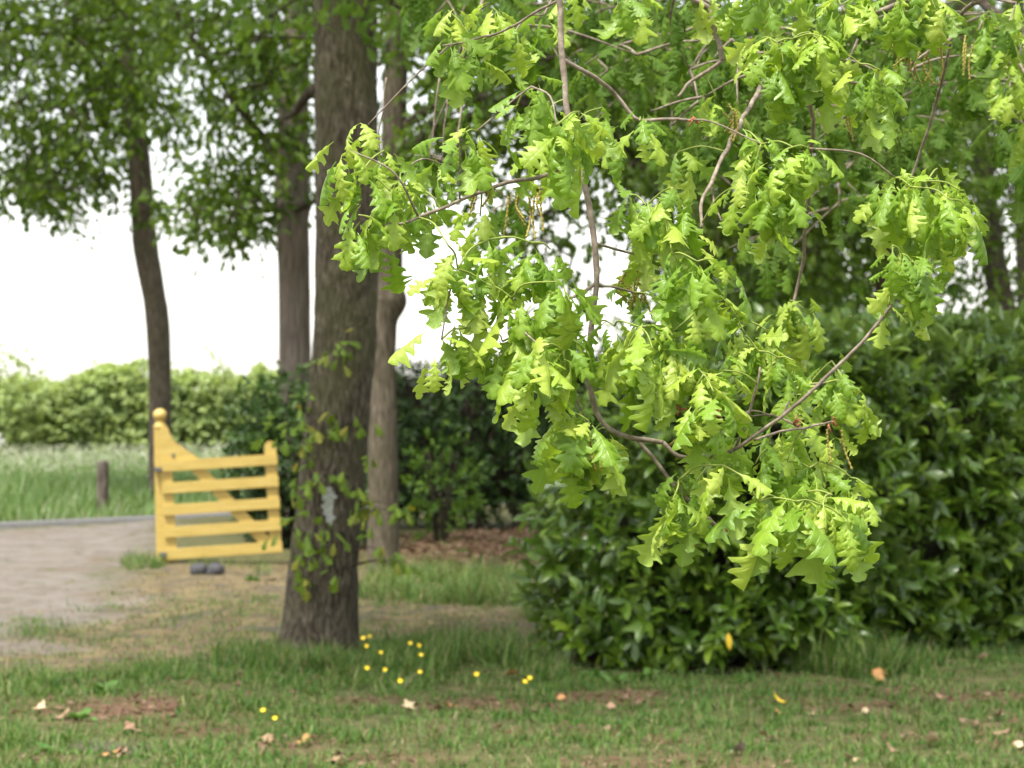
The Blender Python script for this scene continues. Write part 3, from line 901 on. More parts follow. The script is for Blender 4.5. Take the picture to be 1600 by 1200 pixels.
right_tree('brown trunk between the back hedge and the laurel, behind hanging leaves',
           [(800, 1082, 1122), (560, 1080, 1118), (420, 1078, 1114), (300, 1076, 1110), (0, 1070, 1100), (-300, 1066, 1090), (-600, 1060, 1074)], 36,
           [(1060, 60, 130, 90, 44), (1130, 180, 120, 80, 40), (1000, 150, 80, 100, 26), (1180, 280, 90, 60, 20), (1100, 350, 70, 40, 9)], 33, 39, 3.2, 45)

# ------------------------------------------------------------------ hedges and shrubs
def shell_points(fn, lo, hi, n, keep=None, shell=(.55, 1.0)):
    """points inside fn<1 but outside the core, with outward normals"""
    P_, N_ = [], []
    tot = 0
    lo, hi = np.array(lo), np.array(hi)
    while tot < n:
        q = lo + (hi - lo) * rng.random((60000, 3))
        v = fn(q)
        m = (v < shell[1]) & (v > shell[0])
        q = q[m]
        e = .02
        g = np.stack([fn(q + np.eye(3)[i] * e) - fn(q - np.eye(3)[i] * e) for i in range(3)], 1)
        g = nrm(g)
        if keep is not None:
            k = keep(q, g)
            q, g = q[k], g[k]
        P_.append(q); N_.append(g); tot += len(q)
    return np.vstack(P_)[:n], np.vstack(N_)[:n]

def core_mesh(fn, lo, hi, level, res, name, mat):
    """blocky-smooth inner mass: march over columns of a polar-free grid via voxel faces"""
    lo, hi = np.array(lo, float), np.array(hi, float)
    nn = np.maximum(((hi - lo) / res).astype(int), 2)
    ax = [lo[i] + (np.arange(nn[i]) + .5) * res for i in range(3)]
    X = np.stack(np.meshgrid(*ax, indexing='ij'), -1)
    occ = (fn(X.reshape(-1, 3)) < level).reshape(nn)
    pad = np.pad(occ, 1)
    V, Q, idx = [], [], {}
    def vid(i, j, k):
        key = (i, j, k)
        if key not in idx:
            idx[key] = len(V); V.append(lo + np.array(key) * res)
        return idx[key]
    for (dx, dy, dz, quad) in [(1, 0, 0, ((1, 0, 0), (1, 1, 0), (1, 1, 1), (1, 0, 1))), (-1, 0, 0, ((0, 0, 0), (0, 0, 1), (0, 1, 1), (0, 1, 0))),
                               (0, 1, 0, ((0, 1, 0), (0, 1, 1), (1, 1, 1), (1, 1, 0))), (0, -1, 0, ((0, 0, 0), (1, 0, 0), (1, 0, 1), (0, 0, 1))),
                               (0, 0, 1, ((0, 0, 1), (1, 0, 1), (1, 1, 1), (0, 1, 1))), (0, 0, -1, ((0, 0, 0), (0, 1, 0), (1, 1, 0), (1, 0, 0)))]:
        nb = pad[1 + dx:1 + dx + nn[0], 1 + dy:1 + dy + nn[1], 1 + dz:1 + dz + nn[2]]
        for (i, j, k) in np.argwhere(occ & ~nb):
            Q.append([vid(i + a, j + b, k + c) for a, b, c in quad])
    V = np.array(V)
    # relax the blocks into an uneven mass
    Qa = np.array(Q)
    for _ in range(3):
        acc = np.zeros_like(V); cnt = np.zeros(len(V))
        for a in range(4):
            b = (a + 1) % 4
            np.add.at(acc, Qa[:, a], V[Qa[:, b]]); np.add.at(cnt, Qa[:, a], 1)
            np.add.at(acc, Qa[:, b], V[Qa[:, a]]); np.add.at(cnt, Qa[:, b], 1)
        V = V * .4 + .6 * acc / cnt[:, None]
    V = V + (np.stack([fbm(V * 4 + o, 3) for o in (0, 31, 67)], 1) - .5) * res * .9
    return mesh_from(name, V, [Qa], mat=mat)

def shoots(pts, nor, per, length, up=.55, jit=.5, reach=.10):
    """laurel-like shoots: leaves around a short stem; returns pos, dir, nrm, size, rnd"""
    n = len(pts)
    sd = nrm(nor * .75 + np.array([0, 0, up]) + rng.normal(0, jit, (n, 3)))
    pos, dr, nm, sz, rd = [], [], [], [], []
    ref = nrm(np.cross(sd, rng.normal(0, 1, (n, 3)))); r2 = np.cross(sd, ref)
    base = rng.random(n)
    for k in range(per):
        a = k * 2.4 + rng.random(n) * .5
        rad = ref * np.cos(a)[:, None] + r2 * np.sin(a)[:, None]
        t = (k + .5) / per
        pos.append(pts + sd * (t * reach)[..., None] if np.ndim(t) else pts + sd * t * reach)
        e = .35 + .75 * (1 - t)
        dv = nrm(sd * math.cos(e) + rad * math.sin(e) + np.array([0, 0, -.12]) + rng.normal(0, .12, (n, 3)))
        dr.append(dv); nm.append(nrm(sd * .8 + np.array([0, 0, .45]) - rad * .3))
        sz.append(length * rng.uniform(.65, 1.15, n) * (.75 + .3 * math.sin(math.pi * (1 - t))))
        rd.append(np.clip(base * .75 + rng.random(n) * .22, 0, .999))
    return tuple(np.concatenate(q) for q in (pos, dr, nm, sz, rd))

# --- laurel hedge
def laurel_fn(q):
    dd = path_dist(q[:, 0], q[:, 1], HEDGE_PATH)
    u = (q[:, 0] - .9) / .9
    ztop = 1.58 + .41 * sstep(-.4, 1.0, u)
    lum = (fbm(q * 1.6, 3) - .5) * .38 + (fbm(q * 4.2 + 7, 2) - .5) * .3
    zc = ztop / 2 - .02
    zz = (q[:, 2] - zc) / (ztop / 2 + .06)
    Rr = 1.0 + .12 * sstep(1.2, .3, q[:, 2]) * sstep(1.8, .6, q[:, 0])
    return ((np.abs(dd) / Rr) ** 4 + np.abs(zz) ** 5) ** .5 + lum

def laurel_hedge():
    lo, hi = (-.3, 11.9, .02), (6.2, 18.2, 2.35)
    def keep(q, g):
        view = (g * nrm(np.array([0, 0, 1.5]) - q)).sum(1)
        return (view > -.15) | (rng.random(len(q)) < .15)
    root = thing('laurel_hedge', (1.12, 13.28, 0), 'dense glossy green laurel hedge with rounded end beside the lawn', 'hedge')
    link('branch_mass', core_mesh(laurel_fn, lo, hi, .36, .11, 'branch_mass', M['core']), root)
    pts, nor = shell_points(laurel_fn, lo, hi, 5200, keep, (.5, 1.0))
    pos, dr, nm, sz, rd = shoots(pts, nor, 7, .14)
    Rm = frames(dr, nm)
    var = rng.integers(0, len(LAUREL), len(pos))
    # the leaves that show largest become parts of their own
    px = 800 + pos[:, 0] / pos[:, 1] * F; py = HOR - (pos[:, 2] - EYE) / pos[:, 1] * F
    view = nrm(np.array([0, 0, EYE]) - pos)
    facing = np.abs((Rm[:, :, 2] * view).sum(1))
    score = sz / pos[:, 1] * (.3 + facing) * np.where((px > 0) & (px < 1600) & (py > 560) & (py < 1200), 1, 0) * np.where(laurel_fn(pos) > .8, 1, .3)
    top = np.argsort(-score)[:300]
    mask = np.ones(len(pos), bool); mask[top] = False
    f = link('foliage', scatter_mesh('foliage', LAUREL, pos[mask], Rm[mask], sz[mask], rd[mask], M['laurel'], var[mask]), root)
    f['kind'] = 'stuff'
    single_leaves('laurel_leaf', LAUREL, top, pos, Rm, sz, var, M['laurel'], root)
    # a few bare stems low down
    for k in range(14):
        x = random.uniform(.5, 3.4)
        y = 12.6 + (x - .5) * .75 + random.uniform(0, .3)
        z0 = gz(x, y)[0] - .03
        st = Soup(); st.tube(catmull([(x, y, z0), (x + random.uniform(-.06, .06), y + .03, .3), (x + random.uniform(-.12, .12), y + .1, .75)], 8), np.linspace(.016, .01, 8), 6)
        link('stem', st.mesh('stem', M['bark_dark']), root)
    return root

LEAFMESH = {}
def single_leaves(name, tmpl, ids, pos, Rm, sz, var, mat, root):
    for i in ids:
        key = (name, int(var[i]), mat.name)
        if key not in LEAFMESH:
            V, Q, T, C = tmpl[int(var[i])]
            LEAFMESH[key] = mesh_from(name, V, [Q], {'rnd': ('FLOAT', np.zeros(len(V))), 'leafco': ('FLOAT_VECTOR', C)}, mat)
        o = link(name, LEAFMESH[key], root)
        m = Matrix.Identity(4)
        for a in range(3):
            for b in range(3):
                m[a][b] = float(Rm[i][a][b] * sz[i])
            m[a][3] = float(pos[i][a])
        o.matrix_basis = m
laurel_hedge()

# one yellowed leaf caught in the hedge
p = P(1137, 988, 12.15)
yl = scatter_mesh('yellow_leaf', LAUREL[:1], np.array([p]), frames(np.array([[.1, -.2, -1.0]]), np.array([[0, -1.0, .1]])), np.array([.10]), np.array([.5]), M['yellowleaf'])
lh = [o for o in bpy.data.objects if o.name == 'laurel_hedge'][0]
tag(link('yellowed_leaf', yl, lh), 'single yellowed leaf low in the hedge')

# --- back hedge in shade
def back_fn(q):
    x, y, z = q[:, 0], q[:, 1], q[:, 2]
    lum = (fbm(q * 1.5 + 40, 3) - .5) * .9
    zt = 2.0 + .08 * np.sin(x * 2.1)
    dx = np.maximum(0, np.maximum(-1.75 - x, x - 5.5))
    return ((np.abs(y - 27.6) / .9) ** 4 + np.abs((z - zt / 2 - .12) / (zt / 2)) ** 6 + (dx / .3) ** 2) ** .5 + lum

def back_hedge():
    lo, hi = (-2.3, 26.4, .1), (4.0, 28.8, 2.4)
    root = thing('shaded_hedge', (0, 27.6, 0), 'dark shaded hedge with bare lower stems behind the leaf litter', 'hedge')
    pts, nor = shell_points(back_fn, lo, hi, 5200, lambda q, g: rng.random(len(q)) < np.where(q[:, 2] < .8, .85, 1.0), (.1, 1.05))
    pos, dr, nm, sz, rd = shoots(pts, nor, 7, .10)
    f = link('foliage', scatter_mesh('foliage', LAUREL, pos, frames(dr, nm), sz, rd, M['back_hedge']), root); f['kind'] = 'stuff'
    link('branch_mass', core_mesh(back_fn, (-2.3, 27.5, .1), (4.0, 28.8, 2.2), .6, .12, 'branch_mass', M['core']), root)
    for k in range(26):
        x = random.uniform(-1.9, 2.6)
        y = random.uniform(27.0, 28.1)
        st = Soup()
        st.tube(catmull([(x, y, -.05), (x + random.uniform(-.1, .1), y, .6), (x + random.uniform(-.2, .2), y, 1.3), (x + random.uniform(-.3, .3), y, 1.9)], 12), np.linspace(random.uniform(.014, .04), .01, 12), 6)
        link('stem', st.mesh('stem', M['bark_dark']), root)
back_hedge()

# --- shrubs
def blob_shrub(name, label, cat, c, r, zt, n, size, mat, tmpl=LAUREL, per=7, seed=0, shell=(.0, 1.0), lumpy=.9, stems=5):
    cx, cy = c
    def fn(q):
        lum = (fbm(q * 1.7 + seed, 3) - .5) * lumpy
        return np.sqrt(((q[:, 0] - cx) / r) ** 2 + ((q[:, 1] - cy) / r) ** 2 + ((q[:, 2] - zt * .52) / (zt * .5)) ** 2) + lum
    root = thing(name, (cx, cy, 0), label, cat)
    pts, nor = shell_points(fn, (cx - r * 1.5, cy - r * 1.5, .02), (cx + r * 1.5, cy + r * 1.5, zt * 1.25), n, None, shell)
    pos, dr, nm, sz, rd = shoots(pts, nor, per, size)
    f = link('foliage', scatter_mesh('foliage', tmpl, pos, frames(dr, nm), sz, rd, mat), root); f['kind'] = 'stuff'
    for k in range(stems):
        a = k * 2.4
        st = Soup()
        st.tube(catmull([(cx + .06 * math.cos(a), cy + .06 * math.sin(a), -.05), (cx + r * .25 * math.cos(a), cy + r * .25 * math.sin(a), zt * .4), (cx + r * .5 * math.cos(a), cy + r * .5 * math.sin(a), zt * .8)], 10), np.linspace(.025, .008, 10), 6)
        link('stem', st.mesh('stem', M['bark_dark']), root)
    return root
x, y = G(437, 862)
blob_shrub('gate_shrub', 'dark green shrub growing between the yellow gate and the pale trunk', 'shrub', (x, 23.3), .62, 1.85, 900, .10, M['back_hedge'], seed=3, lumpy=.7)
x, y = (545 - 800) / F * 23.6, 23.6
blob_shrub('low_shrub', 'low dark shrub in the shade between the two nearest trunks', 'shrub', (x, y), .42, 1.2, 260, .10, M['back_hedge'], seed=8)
x, y = (630 - 800) / F * 23.0, 23.0
blob_shrub('thin_shrub', 'thin light green shrub against the shaded hedge beside the grey trunk', 'shrub', (x + .35, 24.6), .4, 1.3, 130, .09, M['bg_green'], seed=18, lumpy=1.2)

# --- lighter woodland shrubs beyond the laurel hedge
for k, (px, dd, r, zt, n) in enumerate([(1180, 30, 1.6, 4.2, 1900), (1330, 34, 1.9, 4.6, 2000), (1060, 40, 1.4, 3.1, 900), (1420, 42, 1.2, 3.0, 800), (1590, 38, 1.3, 2.9, 800), (1240, 44, 1.8, 4.6, 1000)]):
    lab = ['pale green bushy shrub behind the laurel hedge, between two trunks', 'tall light green shrub behind the laurel hedge beside the broad grey trunk', 'low light shrub half hidden behind the hanging oak leaves',
           'light shrub under the open patch of sky above the laurel hedge', 'light green shrub at the foot of the leaning trunk behind the hedge', 'tall pale shrub farthest behind the laurel hedge'][k]
    blob_shrub('woodland_shrub', lab, 'shrub', ((px - 800) / F * dd, dd), r, zt, n, .15, M['bg_green'], tmpl=SMALL, per=6, seed=50 + k * 7, shell=(.2, 1.0), stems=4)

# --- hedge of bushes across the field
def far_fn(q):
    x, y, z = q[:, 0], q[:, 1], q[:, 2]
    zt = 2.35 + 1.1 * (fbm(np.stack([x * .45, x * 0, x * 0], 1), 3) - .5) + .5 * (fbm(np.stack([x * 2.2, x * 0 + 4, x * 0], 1), 2) - .5)
    lum = (fbm(q * .9 + 70, 3) - .5) * 1.3
    return ((np.abs(y - 58.5) / 1.5) ** 4 + np.abs((z - zt / 2) / (zt / 2)) ** 5) ** .5 + lum
pts, nor = shell_points(far_fn, (-19, 56.4, .05), (9, 60.5, 3.6), 9500, lambda q, g: (g[:, 1] < .4), (.5, 1.05))
pos, dr, nm, sz, rd = shoots(pts, nor, 6, .19, up=.9)
# a few taller sprays
root = thing('field_hedge', (-5, 58.5, 0), 'long bright yellow green hedge on the far side of the grass field', 'hedge')
fo = link('foliage', scatter_mesh('foliage', SMALL, pos, frames(dr, nm), sz * 1.1, rd, M['far_hedge']), root); fo['kind'] = 'stuff'
link('branch_mass', core_mesh(far_fn, (-19, 57.2, .05), (9, 60.5, 3.4), .45, .3, 'branch_mass', M['farcore']), root)
x = (8 - 800) / F * 56
blob_shrub('field_bush', 'taller light bush standing above the far field hedge at its open end', 'shrub', (x - .5, 56.0), 1.4, 3.0, 900, .16, M['far_hedge'], tmpl=SMALL, per=6, seed=90, lumpy=1.2)
for k, (px, h) in enumerate([(150, 2.9), (205, 3.0), (262, 2.9), (330, 3.0), (352, 3.05)]):
    dd = 57.6
    blob_shrub('field_sapling', 'thin sapling tip rising above the far field hedge', 'shrub', ((px - 800) / F * dd, dd), .3, h, 60, .14, M['far_hedge'], tmpl=SMALL, per=5, seed=100 + k * 5, lumpy=1.4, stems=2)['group'] = 'sapling tips above the far hedge'

# ------------------------------------------------------------------ grass
def blade_templates(k=4, w=.5):
    out = []
    for s in range(k):
        r = random.Random(s + 60)
        b = r.uniform(.2, 1.3)
        t = np.array([0, .4, .75, 1.0]); ww = np.array([1, .85, .5, 0]) * .5
        V, C = [], []
        for i in range(4):
            for sg in ((-1, 1) if i < 3 else (0,)):
                V.append((sg * ww[i], math.sin(b * t[i]) / b, -(1 - math.cos(b * t[i])) / b)); C.append((sg, t[i], sg * ww[i]))
        Q = np.array([(0, 1, 3, 2), (2, 3, 5, 4)]); T = np.array([(4, 5, 6)])
        out.append((np.array(V, float), Q, T, np.array(C, float)))
    return out
BL = blade_templates()

def grass_mesh(name, x, y, h, w, mat, lean=.45, rnd=None):
    n = len(x)
    pos = np.stack([x, y, gz(x, y) - .005], 1)
    az_ = rng.random(n) * 2 * math.pi
    ln = np.abs(rng.normal(0, lean, n))
    d_ = np.stack([np.cos(az_) * np.sin(ln), np.sin(az_) * np.sin(ln), np.cos(ln)], 1)
    nm_ = np.stack([-np.cos(az_), -np.sin(az_), np.zeros(n)], 1) + rng.normal(0, .4, (n, 3))
    scl = np.stack([w, h, h], 1)
    return scatter_mesh(name, BL, pos, frames(d_, nm_), scl, rng.random(n) if rnd is None else rnd, mat)

n = 300000
y = np.sqrt(rng.uniform(8.3 ** 2, 17.5 ** 2, n)); x = (rng.random(n) * 2 - 1) * (y * .245 + .9)
dr_, wo_, li_, pa_, gr_, un_, th_ = masks(x, y)
patchy = sstep(.36, .56, fbm(np.stack([x * 6, y * 6, x * 0 + 21], 1), 3))
dens = (.4 + .6 * patchy) * np.clip(1 - dr_ * 1.1, 0, 1) * (1 - wo_ * .82) * (1 - pa_ * .88) * (1 - gr_ * .95) * (1 - un_ * .9) * (1 - th_ * .72)
k = rng.random(n) < dens
x, y, wo_k, pa_k = x[k], y[k], wo_[k], pa_[k]
clump = fbm(np.stack([x * 4, y * 4, x * 0], 1), 3)
h = rng.uniform(.025, .07, len(x)) * (.25 + clump * 1.6) * (1 - .35 * wo_k)
h = h * (1 + .4 * sstep(11.2, 12.4, y) * sstep(.2, -1.0, x))
tag(link('lawn_grass', grass_mesh('lawn_grass', x, y, h, rng.uniform(.004, .008, len(x)), M['grass'], .6)), 'short patchy lawn grass with worn spots', 'grass', kind='stuff')

# dry wisps on the worn ground
n = 40000
y = np.sqrt(rng.uniform(8.5 ** 2, 23 ** 2, n)); x = (rng.random(n) * 2 - 1) * (y * .25 + .5)
dr_, wo_, li_, pa_, gr_, un_, th_ = masks(x, y)
k = rng.random(n) < np.clip(wo_ * .75 * (1 - dr_ * .8) + pa_ * .25 + .05, 0, 1) * (1 - un_)
x, y = x[k], y[k]
tag(link('dry_grass', grass_mesh('dry_grass', x, y, rng.uniform(.025, .07, len(x)), rng.uniform(.004, .008, len(x)), M['drygrass'], 1.0)), 'sparse yellowed grass on the worn ground by the drive', 'grass', kind='stuff')

# long tufts
TUFT = [(400, 1035, 70, 22, 900, .16), (470, 1045, 60, 16, 700, .18), (540, 1050, 40, 14, 450, .14), (500, 1052, 62, 7, 900, .17), (640, 1040, 80, 26, 1300, .20), (720, 1025, 80, 22, 1100, .2), (600, 1060, 90, 20, 800, .13), (790, 1030, 50, 20, 500, .2), (850, 1050, 50, 18, 500, .14),
        (600, 930, 50, 14, 700, .2), (680, 935, 50, 10, 700, .18), (735, 935, 30, 12, 700, .28), (790, 935, 26, 12, 400, .28), (840, 960, 30, 14, 300, .2), (640, 905, 70, 12, 700, .2), (740, 905, 90, 12, 800, .2), (700, 875, 90, 14, 260, .14), (700, 850, 90, 12, 160, .12),
        (1290, 1040, 60, 16, 1200, .30), (1340, 1050, 70, 16, 1100, .28), (1420, 1040, 60, 14, 600, .16), (1500, 1022, 70, 12, 420, .10), (1580, 1015, 60, 12, 420, .10),
        (215, 878, 26, 12, 420, .14), (245, 884, 14, 5, 160, .16), (75, 1078, 20, 6, 160, .15), (30, 1088, 40, 10, 200, .09), (200, 1070, 50, 10, 250, .09), (290, 1062, 60, 10, 250, .09), (20, 1150, 40, 16, 300, .14), (320, 1110, 40, 14, 250, .1),
        (313, 885, 20, 4, 60, .14), (410, 895, 16, 6, 50, .14), (360, 883, 60, 4, 120, .1), (1370, 1000, 60, 8, 300, .2), (480, 960, 30, 8, 60, .1)]
X, Y, H = [], [], []
for px, py, rx, ry, n, hh in TUFT:
    a, r = rng.random(n) * 2 * math.pi, np.sqrt(rng.random(n))
    qx, qy = px + rx * r * np.cos(a), py + ry * r * np.sin(a)
    d_ = F * EYE / (qy - HOR)
    X.append((qx - 800) / F * d_); Y.append(d_); H.append(hh * rng.uniform(.45, 1.15, n))
X, Y, H = map(np.concatenate, (X, Y, H))
tag(link('long_grass', grass_mesh('long_grass', X, Y, H, rng.uniform(.004, .008, len(X)), M['grass'], .5, rng.random(len(X)) * .6)), 'longer tufts of grass round the trunks and along the hedge foot', 'grass', kind='stuff')

# meadow
mg = leaf_mat('meadow_grass', [(0, (.08, .17, .03)), (.5, (.12, .22, .05)), (.8, (.18, .27, .09)), (1, (.38, .40, .27))], trans=.35, rough=.6)
M['meadow'] = mg
n = 90000
y = np.sqrt(rng.uniform(25 ** 2, 57.5 ** 2, n)); x = -rng.random(n) * (y * .28 + 1.5) + .06 * y
k = y > lane(x) + .8
x, y = x[k], y[k]; n = len(x)
h = rng.uniform(.28, .6, n) * (.8 + .5 * fbm(np.stack([x * .5, y * .5, x * 0], 1), 3)) * (.4 + .6 * sstep(.8, 6.5, y - lane(x)))
rn = np.clip(rng.random(n) * .85 + np.where((h > .5), .2, 0), 0, 1)
tag(link('meadow_grass', grass_mesh('meadow_grass', x, y, h, rng.uniform(.008, .018, n), mg, .22, rn)), 'tall seeding meadow grass across the lane', 'grass', kind='stuff')
n = 9000
y = np.sqrt(rng.uniform(36 ** 2, 57 ** 2, n)); x = -rng.random(n) * (y * .27 + 1) + .04 * y
hz = rng.uniform(.35, .62, n)
pos = np.stack([x, y, hz], 1)
tag(link('meadow_seedheads', scatter_mesh('meadow_seedheads', SMALL, pos, frames(nrm(np.array([0, 0, 1.0]) + rng.normal(0, .3, (n, 3))), rng.normal(0, 1, (n, 3))), rng.uniform(.035, .075, n), rng.random(n),
     leaf_mat('seedhead', [(0, (.36, .39, .26)), (1, (.56, .57, .45))], trans=.3, rough=.8))), 'pale seed heads hovering over the meadow grass', 'grass', kind='stuff')

# ------------------------------------------------------------------ leaf litter
def flat_leaves(x, y, size, lift=.012):
    n = len(x)
    pos = np.stack([x, y, gz(x, y) + lift * rng.uniform(.4, 1.6, n)], 1)
    az_ = rng.random(n) * 2 * math.pi
    d_ = np.stack([np.cos(az_), np.sin(az_), rng.normal(.1, .25, n)], 1)
    nm_ = np.stack([rng.normal(0, .4, n), rng.normal(0, .4, n), np.ones(n)], 1)
    return pos, frames(d_, nm_), size
n = 7000
y = rng.uniform(18, 26.5, n); x = rng.uniform(-2.4, 1.3, n)
li_ = masks(x, y)[2]; k = rng.random(n) < li_ * .9 + .015
x, y = x[k], y[k]
p_, r_, s_ = flat_leaves(x, y, rng.uniform(.045, .09, len(x)), .03)
X2, Y2 = [], []
n = 26000
y2 = rng.uniform(8.6, 15.5, n); x2 = (rng.random(n) * 2 - 1) * (y2 * .25 + .4)
mk = masks(x2, y2); k = rng.random(n) < np.clip(mk[3] * .5 + mk[5] * .12 + .008, 0, 1) * (1 - mk[0])
p2, r2, s2 = flat_leaves(x2[k], y2[k], rng.uniform(.025, .065, k.sum()), .012)
tag(link('leaf_litter', scatter_mesh('leaf_litter', OAK_LO, np.vstack([p_, p2]), np.concatenate([r_, r2]), np.concatenate([s_, s2]), rng.random(len(p_) + len(p2)), M['litter'])), 'brown fallen leaves littering bare patches and the shaded ground', 'leaf litter', kind='stuff')

FALL = [(1460, 1165, .10, 'tan'), (1340, 1188, .09, 'tan'), (1543, 1128, .10, 'brown'), (1548, 1150, .09, 'brown'), (1568, 1126, .05, 'tan'), (1215, 1158, .09, 'brown'), (1140, 1180, .09, 'grey'), (1262, 1120, .06, 'tan'),
        (1385, 1062, .10, 'orange'), (1376, 1072, .10, 'orange'), (1528, 1040, .09, 'tan'), (1405, 1176, .07, 'brown'), (1348, 1118, .05, 'tan'), (650, 1110, .09, 'tan'), (690, 1115, .08, 'brown'), (745, 1110, .08, 'tan'),
        (715, 1105, .09, 'orange'), (785, 1060, .08, 'orange'), (800, 1060, .08, 'orange'), (160, 1184, .12, 'orange'), (172, 1190, .09, 'brown'), (286, 1080, .08, 'tan'), (50, 1110, .08, 'tan'), (462, 1162, .08, 'orange'),
        (420, 1160, .08, 'brown'), (508, 1190, .07, 'brown'), (630, 934, .08, 'tan'), (648, 938, .08, 'tan'), (682, 934, .12, 'brown'), (830, 1113, .06, 'tan'), (85, 1122, .09, 'brown'), (222, 1140, .10, 'brown'),
        (1225, 1120, .05, 'orange'), (1480, 1098, .07, 'brown'), (1310, 1085, .06, 'brown'), (1590, 1172, .07, 'tan'), (960, 1110, .07, 'brown'), (870, 1090, .07, 'orange'), (1020, 1130, .05, 'tan'), (5, 1160, .09, 'brown')]
fm = {'tan': simple_mat('tan_dead_leaf', (.42, .29, .17), (.60, .46, .30), 30, .85, .2, .002), 'brown': simple_mat('brown_dead_leaf', (.20, .115, .07), (.36, .23, .15), 30, .85, .2, .002),
      'orange': simple_mat('rust_dead_leaf', (.34, .16, .06), (.48, .25, .10), 30, .85, .2, .002), 'grey': simple_mat('grey_dead_leaf', (.22, .17, .15), (.34, .27, .24), 30, .85, .2, .002)}
lbl = {'tan': 'curled tan dead leaf', 'brown': 'dull brown dead leaf', 'orange': 'rust coloured dead leaf', 'grey': 'greyish crumpled dead leaf'}
for px, py, s, kd in FALL:
    x, y = G(px, py)
    V, Q, T, C = oak_template(int(px), random.uniform(.5, 1.4), random.uniform(.1, .6), random.uniform(-.6, .6), hi=False, wave=.4)
    V = V * s * np.array([1.35, 1, 1])
    a = random.uniform(0, 6.28)
    ca, sa = math.cos(a), math.sin(a)
    V = np.stack([V[:, 0] * ca - V[:, 1] * sa, V[:, 0] * sa + V[:, 1] * ca, -V[:, 2]], 1)
    V[:, 2] -= V[:, 2].min()
    o = link('fallen_leaf', mesh_from('fallen_leaf', V, [Q], mat=fm[kd]))
    o.location = (x, y, gz(x, y)[0] + .012)
    where = ('on the worn strip behind the thick oak' if py < 1000 else 'on the bare patch in front of the gate and drive' if px < 330 else 'on the lawn in front of the thick oak' if px < 560
             else 'on the littered patch between oak and hedge' if px < 900 else 'under the foot of the laurel hedge' if py < 1100 else 'on the open lawn facing the laurel hedge')
    tag(o, lbl[kd] + ' ' + where, 'dead leaf', kd + ' dead leaves ' + where)
x, y = G(1230, 1103)
V, Q, T, C = ellip_template(5, 1.2, .3, .25, 6); V = V * .09; V[:, 2] = -V[:, 2]; V[:, 2] -= V[:, 2].min()
o = link('yellow_fallen_leaf', mesh_from('yellow_fallen_leaf', V, [Q], mat=M['yellowleaf'])); o.location = (x, y, gz(x, y)[0] + .015); o.rotation_euler = (0, 0, 1.2)
tag(o, 'bright yellow leaf lying on the lawn in front of the laurel hedge', 'dead leaf')

# fallen stick by the hedge end
s = Soup(); pts = [P(783, 1022, 13.35), P(815, 1016, 13.4), P(845, 1000, 13.4), P(862, 984, 13.42), P(872, 970, 13.45)]
pts[0][2] = gz(pts[0][0], pts[0][1])[0] + .01; pts[1][2] = max(pts[1][2], gz(pts[1][0], pts[1][1])[0] + .02)
s.tube(catmull(pts, 20), np.linspace(.006, .012, 20), 7)
tag(link('dead_stick', s.mesh('dead_stick', M['stick'])), 'pale bent dead stick leaning against the end of the laurel hedge', 'stick')

# two dark stones under the gate
for k, (px, py, sx, lab) in enumerate([(312, 896, .075, 'rounded dark grey stone below the yellow gate, the rougher left-lobed one'), (336, 896, .075, 'rounded dark grey stone below the yellow gate')]):
    x, y = G(px, py)
    th = np.linspace(0, math.pi, 12); ph = np.linspace(0, 2 * math.pi, 18, endpoint=False)
    V = np.array([(math.sin(t) * math.cos(p), math.sin(t) * math.sin(p), math.cos(t)) for t in th for p in ph])
    V = V * (1 + (fbm(V * 1.7 + k * 9, 3)[:, None] - .5) * .55)
    Q = np.array([(i * 18 + j, i * 18 + (j + 1) % 18, (i + 1) * 18 + (j + 1) % 18, (i + 1) * 18 + j) for i in range(11) for j in range(18)])
    o = link('stone', mesh_from('stone', V * np.array([.085, .075, .072]), [Q], mat=M['stone'])); o.location = (x, y, gz(x, y)[0] + .035)
    tag(o, 'rounded dark grey stone in a pair below the yellow gate', 'stone', 'pair of dark stones below the gate')

# ------------------------------------------------------------------ yellow gate and its post
def box_bevel(name, lo, hi, mat, parent, b=.006):
    import bmesh
    bm = bmesh.new()
    bmesh.ops.create_cube(bm, size=1)
    lo, hi = Vector(lo), Vector(hi)
    for v in bm.verts:
        v.co = Vector([(lo[i] + hi[i]) / 2 + v.co[i] * (hi[i] - lo[i]) for i in range(3)])
    bmesh.ops.bevel(bm, geom=bm.edges[:], offset=b, segments=2, affect='EDGES')
    me = bpy.data.meshes.new(name); bm.to_mesh(me); bm.free()
    me.materials.append(mat)
    o = bpy.data.objects.new(name, me); col.objects.link(o); o.parent = parent
    return o

def prism(name, poly, y0, y1, mat, parent, b=.004):
    import bmesh
    bm = bmesh.new()
    vs_ = [bm.verts.new((x, y0, z)) for x, z in poly]
    f = bm.faces.new(vs_)
    ex = bmesh.ops.extrude_face_region(bm, geom=[f])
    for v in ex['geom']:
        if isinstance(v, bmesh.types.BMVert): v.co.y = y1
    bmesh.ops.recalc_face_normals(bm, faces=bm.faces[:])
    bmesh.ops.bevel(bm, geom=bm.edges[:], offset=b, segments=2, affect='EDGES')
    me = bpy.data.meshes.new(name); bm.to_mesh(me); bm.free()
    me.materials.append(mat)
    o = bpy.data.objects.new(name, me); col.objects.link(o); o.parent = parent
    return o

